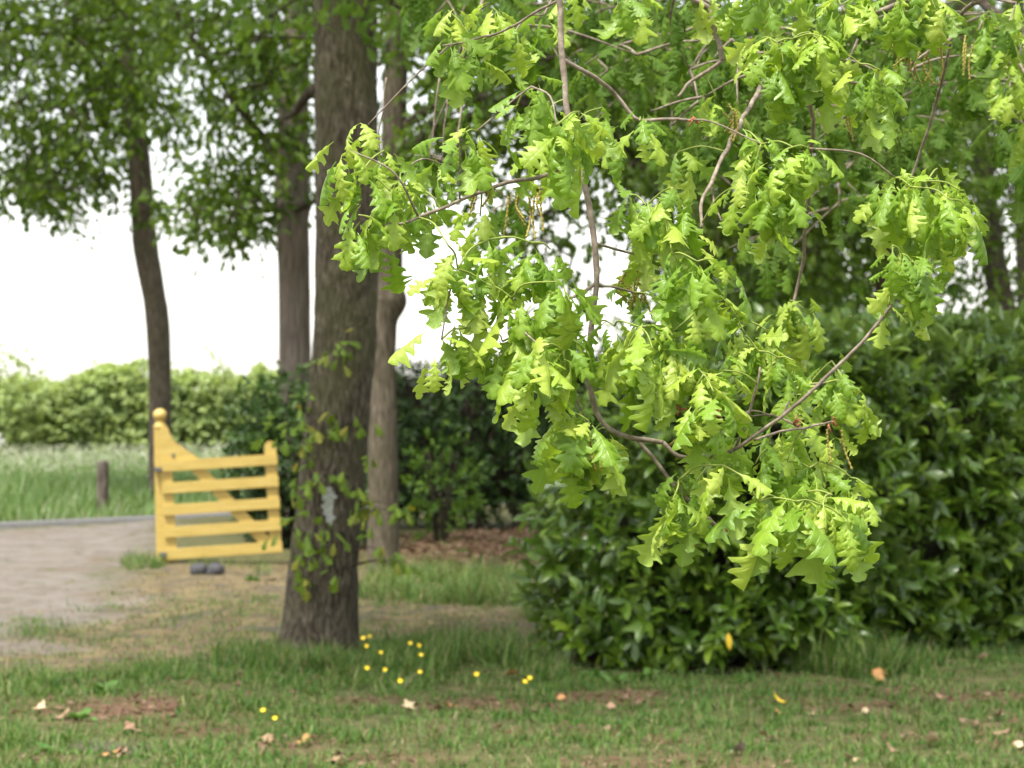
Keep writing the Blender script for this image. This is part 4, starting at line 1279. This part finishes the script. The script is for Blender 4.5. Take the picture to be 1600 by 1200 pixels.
def lathe(name, prof, mat, parent, seg=24, loc=(0, 0, 0)):
    V = np.array([(r * math.cos(a), r * math.sin(a), z) for r, z in prof for a in np.linspace(0, 2 * math.pi, seg, endpoint=False)])
    n = len(prof)
    Q = np.array([(i * seg + j, i * seg + (j + 1) % seg, (i + 1) * seg + (j + 1) % seg, (i + 1) * seg + j) for i in range(n - 1) for j in range(seg)])
    o = bpy.data.objects.new(name, mesh_from(name, V, [Q], mat=mat)); col.objects.link(o); o.parent = parent; o.location = loc
    return o

gx, gy = G(255, 879)
g0 = gz(gx, gy)[0]
post = thing('gate_post', (gx, gy, g0), 'yellow square gate post with a ball finial at the edge of the drive', 'gate post')
post.rotation_euler = (0, R(-1.2), R(10))
box_bevel('shaft', (-.062, -.055, -.2), (.062, .055, 1.33), M['gate'], post, .01)
lathe('neck', [(.0, 1.325), (.068, 1.328), (.066, 1.35), (.045, 1.375), (.042, 1.40), (.05, 1.405)], M['gate'], post)
bl = [(max(.067 * math.sin(t), .0005), 1.457 - .062 * math.cos(t)) for t in np.linspace(.45, math.pi, 14)]
fin = lathe('ball_finial', bl, M['gate'], post)
gate = thing('yellow_gate', (gx + .055, gy + .01, g0), 'open yellow five bar wooden gate with diagonal brace', 'gate')
gate.rotation_euler = (0, R(-3.3), R(10))
# local: x along the gate, -y towards the viewer
yf = -.062
BOT = .045
heel = prism('heel_stile', [(-.03, .03), (.085, .03), (.085, .90), (.30, .93), (.36, 1.0), (.125, 1.19), (.085, 1.26), (.065, 1.335), (.0, 1.34), (-.03, 1.30)], yf - .05, yf - .004, M['gate'], gate, .003)
L_ = 1.105
st = prism('latch_stile', [(L_ - .115, .04), (L_ - .002, .04), (L_ - .002, 1.09), (L_ - .025, 1.13), (L_ - .058, 1.145), (L_ - .09, 1.13), (L_ - .115, 1.09)], yf - .05, yf - .004, M['gate'], gate, .003)
for i in range(5):
    box_bevel('rail', (-.022, yf - .082, BOT + .215 * i), (L_ + .004, yf - .052, BOT + .215 * i + .106), M['gate'], gate, .004)
prism('brace', [(.24, .93), (.39, .93), (1.03, .15), (.88, .15)], yf - .046, yf - .012, M['gate'], gate, .003)
for z in (.93, .10):
    box_bevel('hinge', (-.085, yf - .092, z - .02), (-.015, yf + .004, z + .02), M['iron'], heel, .004)
box_bevel('latch_bolt', (.088, yf - .060, 1.04), (.118, yf - .05, 1.075), M['iron'], heel, .003)

# weathered fence post across the lane
fx, fy = (161 - 800) / F * 31.2, 31.2
fp = thing('fence_post', (fx, fy, 0), 'short weathered wooden post with pale lichen in the meadow edge', 'post')
V, Q, T = tube_data(np.array([(0, 0, z) for z in np.linspace(-.3, .77, 26)]), np.linspace(.10, .092, 26), 14, trunk_disp(.008, 6, lump=.012))
o = bpy.data.objects.new('shaft', mesh_from('shaft', V, [Q, T], mat=M['fencepost'])); col.objects.link(o); o.parent = fp

# ------------------------------------------------------------------ buttercups
def buttercup_meshes():
    pet = Soup()
    for k in range(5):
        a = k * 2 * math.pi / 5
        V, Q, T, C = ellip_template(k, -1.1, .35, .42, 5)
        V = V * .0145
        V = V + np.array([0, .0, .0])
        ca, sa = math.cos(a), math.sin(a)
        pet.add(np.stack([V[:, 0] * ca - V[:, 1] * sa, V[:, 0] * sa + V[:, 1] * ca, V[:, 2]], 1), Q)
    return pet.mesh('petals', M['petal'])
BM = buttercup_meshes()
BUT = [(568, 1003, 'a'), (573, 1014, 'a'), (595, 1020, 'a'), (574, 1043, 'a'), (602, 1044, 'a'), (578, 999, 'a'), (641, 1007, 'b'), (655, 1012, 'b'), (658, 1022, 'b'), (656, 1048, 'b'), (626, 1066, 'b'), (745, 1048, 'c'),
       (820, 1060, 'd'), (827, 1058, 'd'), (412, 1105, 'e'), (430, 1120, 'e')]
BL_LAB = {'a': ('yellow buttercup in the grass at the foot of the thick oak', 'buttercups at the foot of the oak'), 'b': ('yellow buttercup in the long grass tuft between oak and hedge', 'buttercups in the grass tuft'),
          'c': ('lone yellow buttercup midway between the oak and the hedge', None), 'd': ('yellow buttercup in a close pair near the hedge end', 'buttercup pair by the hedge'), 'e': ('yellow buttercup in a pair out on the open lawn', 'buttercup pair on the lawn')}
for px, py, kd in BUT:
    hh = random.uniform(.13, .2)
    dd = F * (EYE - hh) / (py - HOR)
    x, y = (px - 800) / F * dd, dd
    z0 = gz(x, y)[0]
    lab, grp = BL_LAB[kd]
    t = thing('buttercup', (x, y, z0), lab, 'flower', grp)
    bx, by = random.uniform(-.03, .03), random.uniform(-.03, .03)
    s = Soup(); s.tube(catmull([(bx, by, -.01), (bx * .6, by * .6, hh * .5), (0, 0, hh)], 8), np.linspace(.002, .0013, 8), 5)
    o = bpy.data.objects.new('stem', s.mesh('stem', M['darkstem'])); col.objects.link(o); o.parent = t
    o = bpy.data.objects.new('petals', BM); col.objects.link(o); o.parent = t
    o.location = (0, 0, hh); o.rotation_euler = (random.uniform(.5, 1.0), random.uniform(-.3, .3), 0)
    k_ = random.uniform(1.0, 1.4); o.scale = (k_, k_, k_)

# small broad-leaved weeds
for px, py in [(160, 1085), (125, 1122), (85, 1170), (720, 860), (395, 905), (690, 850), (1010, 1062), (960, 1068), (930, 1060)]:
    x, y = G(px, py)
    n = 16
    a = rng.random(n) * 6.28
    d_ = np.stack([np.cos(a), np.sin(a), rng.uniform(.2, .9, n)], 1)
    base = np.array([x, y, gz(x, y)[0]])
    ww_ = 'at the foot of the laurel hedge' if px > 900 else 'by the leaf litter before the shaded hedge' if 600 < px else 'beside the yellow gate and oak trunk' if px > 300 else 'on the bare patch before the drive'
    wd = thing('weed', base, 'low broad leaved weed rosette ' + ww_, 'weed', 'low weeds ' + ww_)
    link('leaves', scatter_mesh('leaves', LAUREL, base + d_ * .01, frames(d_, np.array([0, 0, 1.0]) + rng.normal(0, .3, (n, 3))), rng.uniform(.05, .11, n), rng.random(n), M['dockleaf']), wd)

# white umbels at the meadow's far edge
cx, cy = (0 - 800) / F * 50, 50.0
um = thing('white_umbel_plant', (cx, cy, 0), 'tall plant with white flower heads at the end of the field hedge', 'plant')
s = Soup(); wh = []
for k in range(7):
    tip = np.array([cx + random.uniform(-.14, .1), cy + random.uniform(-.2, .2), random.uniform(.55, .95)])
    s.tube(catmull([(cx, cy, 0), (np.array([cx, cy, 0]) + tip) / 2 + np.array([.03, 0, .05]), tip], 6), np.linspace(.006, .003, 6), 5)
    for q in range(30):
        wh.append(tip + rng.normal(0, 1, 3) * np.array([.05, .05, .02]))
wh = np.array(wh)
link('stems', s.mesh('stems', M['greenstem']), um)
link('flower_heads', scatter_mesh('flower_heads', SMALL, wh, frames(rng.normal(0, 1, wh.shape), np.array([0, 0, 1.0]) + rng.normal(0, .2, wh.shape)), rng.uniform(.03, .06, len(wh)), rng.random(len(wh)), M['white']), um)

# ------------------------------------------------------------------ the oak whose branches hang into view
TX, TY = 3.1, 5.6
hang = thing('overhanging_oak', (TX, TY, gz(TX, TY)[0]), 'bright yellow green young oak sprays hanging from an overhead limb before the hedge', 'tree')
tp = catmull([(TX, TY, -.2), (TX + .03, TY, 1.0), (TX - .03, TY, 2.4), (TX, TY + .05, 4.2), (TX + .1, TY, 6.0)], 90)
V, Q, T = tube_data(tp, np.linspace(.24, .10, 90), 40, trunk_disp(.01, 77, lump=.02))
link('trunk', mesh_from('trunk', V, [Q, T], mat=M['bark_main']), hang)
BR = []          # all branch nodes: (point, radius)
def branch(pts, r0, r1, seg=8, n=None, mat='twig', name='branch', knob=.25, sd=0):
    pts = np.array(pts, float)
    ln = np.linalg.norm(np.diff(pts, axis=0), axis=1).sum()
    n = n or max(8, int(ln / .012))
    pp = catmull(pts, n)
    pp = pp + (np.stack([fbm(pp * 22 + o + sd, 2) for o in (0, 11, 23)], 1) - .5) * .008
    rr = np.linspace(r0, r1, n) * (1 + knob * (fbm(np.stack([np.arange(n) * .35, np.arange(n) * 0 + sd, np.arange(n) * 0], 1), 2) - .4))
    V, Q, T = tube_data(pp, rr, seg)
    link(name, mesh_from(name, V, [Q, T], mat=M[mat]), hang)
    for p in pp[::3]:
        BR.append(p)
    return pp

main = branch([(TX, TY, 2.15), (2.5, 5.05, 2.45), (1.7, 4.4, 2.62), (.9, 3.9, 2.66), (.3, 3.5, 2.6), (-.1, 3.35, 2.5), (-.3, 3.3, 2.36)], .055, .012, 12, mat='bark_dark', name='limb')
main2 = branch([(TX, TY, 2.5), (2.6, 5.9, 2.9), (1.7, 6.0, 3.02), (.7, 5.9, 2.95), (-.2, 5.7, 2.7)], .05, .012, 12, mat='bark_dark', name='limb')
main3 = branch([(1.7, 4.4, 2.62), (1.35, 4.1, 2.55), (1.05, 3.75, 2.38), (.85, 3.6, 2.25), (.75, 3.5, 2.16)], .022, .008, 8, mat='twig', name='limb')
b1 = branch([(-.02, 3.4, 2.52), P(862, -80, 3.3), P(876, 50, 3.28), P(884, 150, 3.26), P(912, 280, 3.24), P(932, 400, 3.22), P(926, 500, 3.22), P(919, 560, 3.22), P(925, 620, 3.22), P(945, 665, 3.22), P(985, 685, 3.2), P(1035, 690, 3.2)], 0.0050, 0.0036, 9)
branch([P(1035, 690, 3.2), P(1062, 712, 3.19), P(1092, 716, 3.18), P(1140, 706, 3.16), P(1200, 668, 3.14), P(1280, 600, 3.12), P(1340, 540, 3.1), P(1372, 505, 3.1), P(1392, 475, 3.1)], 0.0033, 0.0021, 9)
branch([P(995, 690, 3.2), P(1030, 725, 3.18), P(1060, 765, 3.16), P(1092, 792, 3.14), P(1128, 832, 3.12)], 0.0032, 0.0024, 8)
branch([P(928, 445, 3.22), P(900, 462, 3.2), P(870, 472, 3.18)], 0.0030, 0.0020, 7)
branch([P(928, 448, 3.22), P(960, 450, 3.25), P(1000, 458, 3.28)], 0.0027, 0.0016, 7)
branch([P(905, 250, 3.25), P(850, 275, 3.24), P(790, 285, 3.2), P(735, 305, 3.16), P(690, 325, 3.14), P(640, 345, 3.12), P(600, 352, 3.1)], 0.0034, 0.0020, 8)
branch([P(880, 90, 3.4), P(930, 120, 3.42), P(965, 150, 3.45), P(996, 186, 3.45), P(1040, 186, 3.45), P(1082, 189, 3.44)], 0.0038, 0.0024, 8)
branch([P(996, 186, 3.45), P(1008, 200, 3.46), P(1020, 230, 3.46)], 0.0023, 0.0016, 7)
b4 = branch([(.82, 3.85, 2.62), P(1098, -60, 3.9), P(1112, 20, 3.9), P(1130, 96, 3.9)], 0.0065, 0.0048, 9, name='branch')
branch([P(1130, 96, 3.9), P(1085, 122, 3.88), P(1060, 150, 3.85)], 0.0038, 0.0024, 8)
branch([P(1215, 90, 4.2), P(1175, 160, 3.9), P(1140, 225, 3.7), P(1115, 275, 3.6), P(1097, 320, 3.55), P(1096, 355, 3.5)], 0.0046, 0.0024, 8)
branch([P(1110, 285, 3.6), P(1118, 320, 3.58), P(1128, 345, 3.55)], 0.0023, 0.0016, 7)
branch([(.85, 3.6, 2.25), P(1290, 60, 3.7), P(1270, 200, 3.9), P(1263, 330, 4.1), P(1250, 430, 4.2), P(1236, 490, 4.2)], 0.0046, 0.0024, 8)
branch([(.75, 3.5, 2.16), P(1505, 18, 3.6), P(1488, 55, 3.6), P(1445, 85, 3.58), P(1410, 110, 3.55)], 0.0042, 0.0024, 8)
branch([P(1340, 60, 3.65), P(1320, 120, 3.6), P(1355, 127, 3.6)], 0.0023, 0.0016, 7)
branch([P(1180, 690, 3.15), P(1220, 672, 3.2), P(1262, 668, 3.25), P(1300, 660, 3.3)], 0.0021, 0.0016, 7)
branch([P(1150, 700, 3.16), P(1165, 660, 3.14), P(1185, 600, 3.12), P(1190, 575, 3.12)], 0.0023, 0.0016, 7)
branch([P(1488, 55, 3.6), P(1460, 170, 3.7), P(1430, 260, 3.75), P(1400, 330, 3.75)], 0.0030, 0.0020, 7)
branch([P(870, 0, 3.35), P(800, 40, 3.4), P(740, 60, 3.5), P(690, 70, 3.5)], 0.0023, 0.0014, 7)
branch([P(1600, 40, 5.2), P(1560, 20, 5.4), P(1520, -20, 5.6), (1.0, 5.8, 2.95)], 0.0091, 0.0120, 8, mat='bark_dark')
branch([P(870, 560, 3.2), P(905, 640, 3.2), P(925, 690, 3.2)], 0.0019, 0.0016, 7)
branch([P(919, 560, 3.22), P(870, 565, 3.2), P(830, 580, 3.15)], 0.0024, 0.0016, 7)
branch([P(930, 380, 3.22), P(985, 395, 3.3), P(1040, 400, 3.3)], 0.0023, 0.0016, 7)
for px in (690, 672, 590):     # bare hanging twiglets by the oak trunk
    branch([P(px + 14, 120, 4.6), P(px + 6, 180, 4.6), P(px, 250, 4.6)], 0.0023, 0.0012, 6)
branch([(.0, 5.8, 2.85), P(740, 40, 4.8), P(705, 110, 4.6)], 0.0046, 0.0024, 7)

# leaf rosettes: photo position of the leaf mass, depth, number of leaves, leaf scale
CL = [(545, 285, 3.1, 8, 1), (565, 320, 3.12, 7, 1), (560, 390, 3.08, 8, 1.05), (600, 275, 3.15, 5, .8), (610, 350, 3.12, 8, 1), (600, 395, 3.15, 6, 1), (655, 345, 3.18, 8, 1), (630, 310, 3.2, 6, .9), (575, 235, 3.5, 7, .9), (690, 300, 3.3, 5, .9),
      (718, 265, 3.1, 7, 1), (745, 250, 3.15, 6, .9), (830, 185, 3.15, 9, 1), (805, 215, 3.2, 6, .9), (860, 215, 3.25, 7, .95), (870, 250, 3.05, 9, 1.05), (905, 225, 3.1, 8, 1), (940, 215, 3.2, 7, .95), (895, 275, 3.12, 7, 1), (840, 280, 3.3, 6, 1), (960, 245, 3.3, 6, .95),
      (1000, 230, 3.4, 6, .9), (1030, 250, 3.42, 7, 1), (705, 105, 3.5, 8, 1), (745, 115, 3.55, 7, 1), (700, 60, 3.55, 7, 1), (800, 95, 3.6, 7, .9), (770, 55, 3.6, 7, 1), (850, 65, 3.7, 7, 1), (970, 30, 3.9, 8, 1.1), (1000, 20, 4, 7, 1.1), (890, 25, 3.8, 7, 1),
      (700, 430, 3.05, 7, .9), (715, 470, 3.08, 8, .95), (690, 470, 3.1, 6, .85), (765, 425, 3.12, 8, 1), (750, 385, 3.2, 6, .95), (760, 495, 3.1, 8, 1), (800, 520, 3.1, 9, 1.05), (785, 470, 3.15, 8, 1), (830, 430, 3.12, 8, 1), (860, 440, 3.15, 7, 1), (870, 495, 3.05, 10, 1.05),
      (840, 510, 3.2, 7, .95), (890, 520, 3.12, 7, .9), (690, 580, 3.05, 7, .95), (720, 560, 3.1, 7, .9), (760, 570, 3.15, 6, .9), (785, 585, 3.1, 8, 1), (825, 575, 3.1, 8, 1), (845, 600, 3.0, 10, 1.1), (835, 640, 3.02, 8, 1), (880, 600, 3.05, 9, 1), (900, 580, 3.1, 8, 1), (865, 555, 3.15, 7, 1),
      (890, 700, 3.08, 9, 1.05), (920, 715, 3.05, 10, 1.1), (905, 740, 3.1, 8, 1), (945, 720, 3.15, 7, 1), (880, 735, 3.12, 7, 1), (870, 690, 3.2, 6, .9),
      (960, 560, 3.15, 8, 1), (1000, 565, 3.08, 10, 1.05), (1020, 600, 3.05, 9, 1.05), (975, 610, 3.1, 8, 1), (1050, 570, 3.1, 8, 1), (1085, 540, 3.1, 8, 1), (1060, 610, 3.12, 7, 1), (1010, 640, 3.2, 7, 1), (960, 640, 3.25, 7, 1), (1040, 530, 3.2, 7, 1),
      (985, 350, 3.3, 7, .95), (1010, 370, 3.25, 8, 1), (1050, 340, 3.2, 8, .95), (1040, 385, 3.2, 8, 1), (1065, 365, 3.22, 7, .9), (1000, 420, 3.3, 6, .9), (1050, 450, 3.15, 8, 1.05), (1090, 465, 3.1, 10, 1.1), (1120, 460, 3.12, 8, 1), (1070, 490, 3.2, 7, 1), (1110, 500, 3.25, 6, 1),
      (1080, 425, 3.25, 7, 1), (990, 480, 3.3, 6, .8), (960, 470, 3.3, 5, .7),
      (1100, 640, 3.05, 9, 1.05), (1115, 665, 3.02, 9, 1), (1080, 675, 3.05, 7, .9), (1130, 630, 3.1, 7, 1), (1090, 610, 3.1, 7, .95), (1165, 575, 3.1, 8, 1), (1185, 595, 3.1, 8, .9), (1150, 550, 3.15, 7, .95), (1215, 600, 3.1, 7, .8), (1240, 605, 3.08, 7, .8), (1200, 560, 3.15, 6, .85), (1150, 700, 3.2, 6, .9),
      (1190, 270, 3.35, 8, .95), (1165, 245, 3.4, 6, .9), (1240, 275, 3.3, 8, .95), (1265, 275, 3.32, 8, .9), (1215, 295, 3.3, 8, 1), (1180, 325, 3.35, 8, .95), (1215, 340, 3.3, 9, 1), (1240, 345, 3.35, 7, .95), (1150, 330, 3.45, 6, .9), (1190, 370, 3.5, 6, 1), (1130, 380, 3.5, 7, 1), (1150, 420, 3.55, 6, 1),
      (1400, 325, 3.35, 9, 1), (1425, 345, 3.3, 10, 1.1), (1450, 330, 3.35, 8, 1), (1485, 365, 3.28, 9, 1.1), (1510, 370, 3.3, 8, 1), (1375, 345, 3.4, 7, .9), (1440, 380, 3.4, 7, 1), (1410, 385, 3.45, 6, 1), (1480, 400, 3.4, 7, 1), (1465, 310, 3.4, 7, 1), (1500, 340, 3.35, 6, .9),
      (1395, 425, 3.08, 5, .8), (1410, 440, 3.1, 8, .85), (1425, 455, 3.1, 8, .9), (1445, 465, 3.1, 6, .8), (1430, 500, 3.15, 4, .7), (1400, 460, 3.1, 5, .7), (1380, 510, 3.15, 2, .6),
      (1215, 115, 3.5, 9, 1.1), (1240, 105, 3.5, 8, 1), (1190, 105, 3.55, 7, 1), (1225, 150, 3.5, 8, 1.1), (1285, 100, 3.45, 9, .95), (1265, 90, 3.5, 7, .9), (1300, 130, 3.5, 6, .9), (1345, 145, 3.45, 8, 1), (1375, 155, 3.45, 9, 1), (1360, 175, 3.5, 7, .95), (1400, 110, 3.55, 6, .9), (1330, 165, 3.6, 6, 1),
      (1430, 15, 3.5, 8, .95), (1400, 30, 3.5, 8, .9), (1465, 25, 3.5, 7, .9), (1355, 35, 3.5, 9, .95), (1315, 50, 3.5, 9, .95), (1290, 25, 3.55, 8, .95), (1250, 20, 3.6, 8, .95), (1200, 30, 3.65, 8, 1), (1170, 15, 3.7, 7, 1), (1480, 40, 3.55, 6, .9), (1340, 10, 3.6, 7, 1), (1150, 40, 3.8, 7, 1), (1100, 30, 3.9, 7, 1),
      (1545, 55, 4.2, 7, .95), (1575, 90, 4.3, 8, 1), (1595, 140, 4.3, 9, 1.1), (1580, 180, 4.4, 8, 1.1), (1600, 230, 4.4, 9, 1.2), (1560, 130, 4.5, 7, 1), (1610, 270, 4.5, 6, 1), (1590, 40, 4.4, 7, 1),
      (1060, 800, 3.08, 8, .95), (1050, 835, 3.05, 8, 1), (1075, 820, 3.1, 6, .9), (1045, 790, 3.12, 5, .8), (1130, 785, 3.02, 5, 1.1), (1110, 770, 3.1, 4, .9), (1185, 850, 3.02, 7, 1.25), (1215, 830, 3.08, 7, 1), (1245, 850, 3.0, 7, 1.25), (1285, 845, 3.02, 8, 1.05), (1315, 860, 3.02, 8, 1), (1300, 825, 3.08, 7, 1), (1260, 820, 3.1, 7, 1),
      (1155, 740, 3.2, 7, 1), (1200, 750, 3.2, 8, 1), (1180, 775, 3.2, 7, 1), (1230, 770, 3.25, 7, 1), (1265, 780, 3.25, 7, 1), (1290, 770, 3.3, 6, .95), (1330, 790, 3.3, 6, .9), (1350, 800, 3.28, 5, .9), (1250, 720, 3.3, 7, 1), (1220, 700, 3.3, 6, .95), (1130, 740, 3.15, 6, .9), (1290, 730, 3.35, 6, 1), (1090, 745, 3.2, 5, .8),
      (1290, 640, 3.45, 7, .9), (1320, 640, 3.45, 8, .95), (1345, 655, 3.45, 6, .9), (1300, 605, 3.5, 7, .9), (1265, 640, 3.5, 6, .9), (1240, 660, 3.4, 6, .9),
      (1235, 510, 4.15, 9, 1.05), (1255, 520, 4.15, 8, 1), (1215, 520, 4.2, 8, 1), (1245, 540, 4.2, 7, 1), (1060, 280, 3.7, 6, 1), (1080, 160, 3.9, 7, .9), (1120, 190, 3.9, 7, .9), (1150, 140, 3.85, 7, 1), (1110, 230, 3.8, 6, 1)]
rb = random.Random(3)
BIGPX = []
fpos, fdir, fnrm, fsz, frn = [], [], [], [], []
mpos, mdir, mnrm, msz, mrn = [], [], [], [], []
catk = []
BRA = np.array(BR)
stemsoup = []
def rosette(tip, n, s, store, droop=1.0, spread=.018):
    pos, dr, nm, sz, rn = store
    a0 = rb.uniform(0, 6.28)
    b0 = rb.random()
    for k in range(n):
        a = a0 + k * 2.4 + rb.uniform(-.3, .3)
        t = k / max(n - 1, 1)
        e = (0.25 + .95 * (1 - t) + rb.uniform(-.35, .35)) * droop
        e = min(max(e, -.2), 1.45)
        rad = np.array([math.cos(a), math.sin(a), 0.0])
        dv = rad * math.cos(e) + np.array([0, 0, -math.sin(e)])
        up = np.array([0, 0, 1.0]) * math.cos(e) + rad * math.sin(e)
        roll = rb.gauss(0, .45)
        sd_ = np.cross(dv, up)
        up = up * math.cos(roll) + sd_ * math.sin(roll)
        L_ = .070 * s * rb.uniform(.62, 1.2) * (.8 + .35 * (1 - t))
        p = tip + rad * .006 + np.array([rb.gauss(0, spread * .4), rb.gauss(0, spread * .4), -.02 * (1 - t) + rb.gauss(0, spread * .5)])
        pos.append(p); dr.append(dv); nm.append(up); sz.append(L_); rn.append((b0 * .6 + rb.random() * .38) % 1)

def connect(tip, r0=.0016, r1=.0011, mat='greenstem'):
    dd_ = np.linalg.norm(BRA - tip, axis=1) + np.where(BRA[:, 2] < tip[2] - .1, .1, 0)
    a = BRA[int(np.argmin(dd_))]
    ln = np.linalg.norm(tip - a)
    mid = (a + tip) / 2 + np.array([rb.gauss(0, .06), rb.gauss(0, .06), .10]) * ln
    s = Soup(); s.tube(catmull([a, mid, tip], 9), np.linspace(r0, r1, 9), 6)
    link('shoot', s.mesh('shoot', M[mat]), hang)
    return a, mid

GAPS = [(1060, 280, 60, 60), (1090, 190, 70, 60), (1160, 420, 40, 50), (1130, 385, 35, 40), (960, 640, 40, 25), (1010, 640, 25, 22), (985, 470, 45, 30), (1220, 700, 35, 20)]
for px, py, dd, n, s in CL:
    if any(abs(px - a_) < b_ and abs(py - c_) < d__ for a_, c_, b_, d__ in GAPS) and rb.random() < .7:
        continue
    tip = P(px, py - 50 * s * 3.2 / dd, dd + (.14 if (1130 < px < 1400 and 540 < py < 720) else 0))
    rosette(tip, max(2, int(n * .95 + .5)), s, (fpos, fdir, fnrm, fsz, frn))
    far = np.linalg.norm(BRA - tip, axis=1).min()
    connect(tip, .0018 if far > .12 else .0015, .0011, 'twig' if far > .1 else 'greenstem')
    BRA = np.vstack([BRA, tip])
fpos, fdir, fnrm, fsz, frn = map(np.array, (fpos, fdir, fnrm, fsz, frn))
Rm = frames(fdir, fnrm)
var = rng.integers(0, len(OAK_HI), len(fpos))
px = 800 + fpos[:, 0] / fpos[:, 1] * F; py = HOR - (fpos[:, 2] - EYE) / fpos[:, 1] * F
facing = np.abs((Rm[:, :, 2] * nrm(np.array([0, 0, EYE]) - fpos)).sum(1))
score = fsz / fpos[:, 1] * (.35 + facing) * np.where((px > 0) & (px < 1600) & (py > 0) & (py < 1200), 1, 0)
top = np.argsort(-score)[:300]
mask = np.ones(len(fpos), bool); mask[top] = False
single_leaves('oak_leaf', OAK_HI, top, fpos, Rm, fsz, var, M['oak_young'], hang)
f = link('foliage', scatter_mesh('foliage', OAK_HI, fpos[mask], Rm[mask], fsz[mask], frn[mask], M['oak_young'], var[mask]), hang); f['kind'] = 'stuff'

# softer sprays farther along the limbs
BRA = np.vstack([BRA, main2[::4], main[::4]])
st2 = Soup()
REG2 = [(760, 20, 130, 60, 30), (900, 60, 110, 70, 22), (1050, 60, 120, 90, 34), (1180, 120, 120, 100, 36), (1320, 200, 140, 80, 34), (1450, 120, 130, 100, 34), (1560, 180, 90, 140, 30), (1290, 300, 90, 60, 16), (1100, 200, 90, 70, 20), (1330, 60, 140, 60, 22), (700, 150, 60, 60, 8),
        (1180, 400, 60, 40, 8), (680, 250, 50, 40, 5), (1400, 250, 60, 40, 8), (950, 130, 80, 50, 10), (780, 330, 60, 40, 6), (640, 20, 40, 30, 6), (1500, -60, 160, 40, 14), (1100, -60, 250, 40, 20)]
for qx, qy, rx, ry, n in REG2:
    for _ in range(int(n * .72)):
        a, r = rb.uniform(0, 6.28), math.sqrt(rb.random())
        tip = P(qx + rx * r * math.cos(a), qy - 25 + ry * r * math.sin(a), rb.uniform(4.2, 7.0))
        rosette(tip, rb.randint(5, 8), rb.uniform(1.0, 1.35), (mpos, mdir, mnrm, msz, mrn), spread=.03)
        j = int(np.argmin(np.linalg.norm(BRA - tip, axis=1) + np.where(BRA[:, 2] < tip[2] - .05, .3, 0)))
        A_ = BRA[j]; ln = np.linalg.norm(A_ - tip)
        st2.tube(catmull([A_, (A_ + tip) / 2 + np.array([rb.gauss(0, .05), rb.gauss(0, .05), .05]) * ln, tip], 8), np.linspace(.0035, .0015, 8), 5)
        BRA = np.vstack([BRA, tip])
mpos, mdir, mnrm, msz, mrn = map(np.array, (mpos, mdir, mnrm, msz, mrn))
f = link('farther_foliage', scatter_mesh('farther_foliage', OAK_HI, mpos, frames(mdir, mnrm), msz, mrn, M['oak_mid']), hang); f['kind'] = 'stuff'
o = link('farther_twigs', st2.mesh('farther_twigs', M['twig']), hang); o['kind'] = 'stuff'

# catkins
for px, py, dd, n in [(1142, 170, 3.7, 5), (1425, 75, 3.55, 5), (1458, 80, 3.55, 4), (1405, 60, 3.55, 3), (838, 300, 3.15, 4), (800, 310, 3.15, 3), (1000, 610, 3.12, 2), (935, 690, 3.05, 2), (1000, 440, 3.3, 5), (1082, 655, 3.1, 4), (1085, 820, 3.1, 2), (1305, 665, 3.3, 2), (1330, 165, 3.55, 2), (1520, 60, 3.8, 3), (745, 290, 3.2, 3), (985, 425, 3.3, 3), (870, 165, 3.4, 2)]:
    for k in range(n):
        a = P(px + rb.uniform(-14, 14), py + rb.uniform(-8, 8), dd + rb.uniform(-.02, .02))
        ln = rb.uniform(.03, .065)
        pts = [a, a + np.array([rb.gauss(0, .006), rb.gauss(0, .006), -ln * .5]), a + np.array([rb.gauss(0, .009), rb.gauss(0, .009), -ln])]
        m_ = 26
        rr = .0012 + .0012 * (np.arange(m_) % 3 == 0)
        s = Soup(); s.tube(catmull(pts, m_), rr, 6)
        link('catkin', s.mesh('catkin', M['catkin']), hang)
# reddish bud scales at the shoot joints
for px, py, dd in [(1165, 680, 3.13), (1242, 662, 3.2), (1300, 660, 3.29), (1088, 790, 3.13), (1126, 828, 3.11), (1120, 645, 3.08), (1195, 315, 3.32), (1085, 188, 3.43), (735, 300, 3.15), (1060, 640, 3.1)]:
    s = Soup()
    for k in range(5):
        a = P(px + rb.uniform(-6, 6), py + rb.uniform(-5, 5), dd - .004)
        s.tube([a, a + np.array([rb.gauss(0, .003), -.002, rb.gauss(0, .003)]), a + np.array([rb.gauss(0, .006), -.003, rb.gauss(0, .006)])], [.0006, .0022, .0004], 6)
    link('bud_scales', s.mesh('bud_scales', M['bud']), hang)
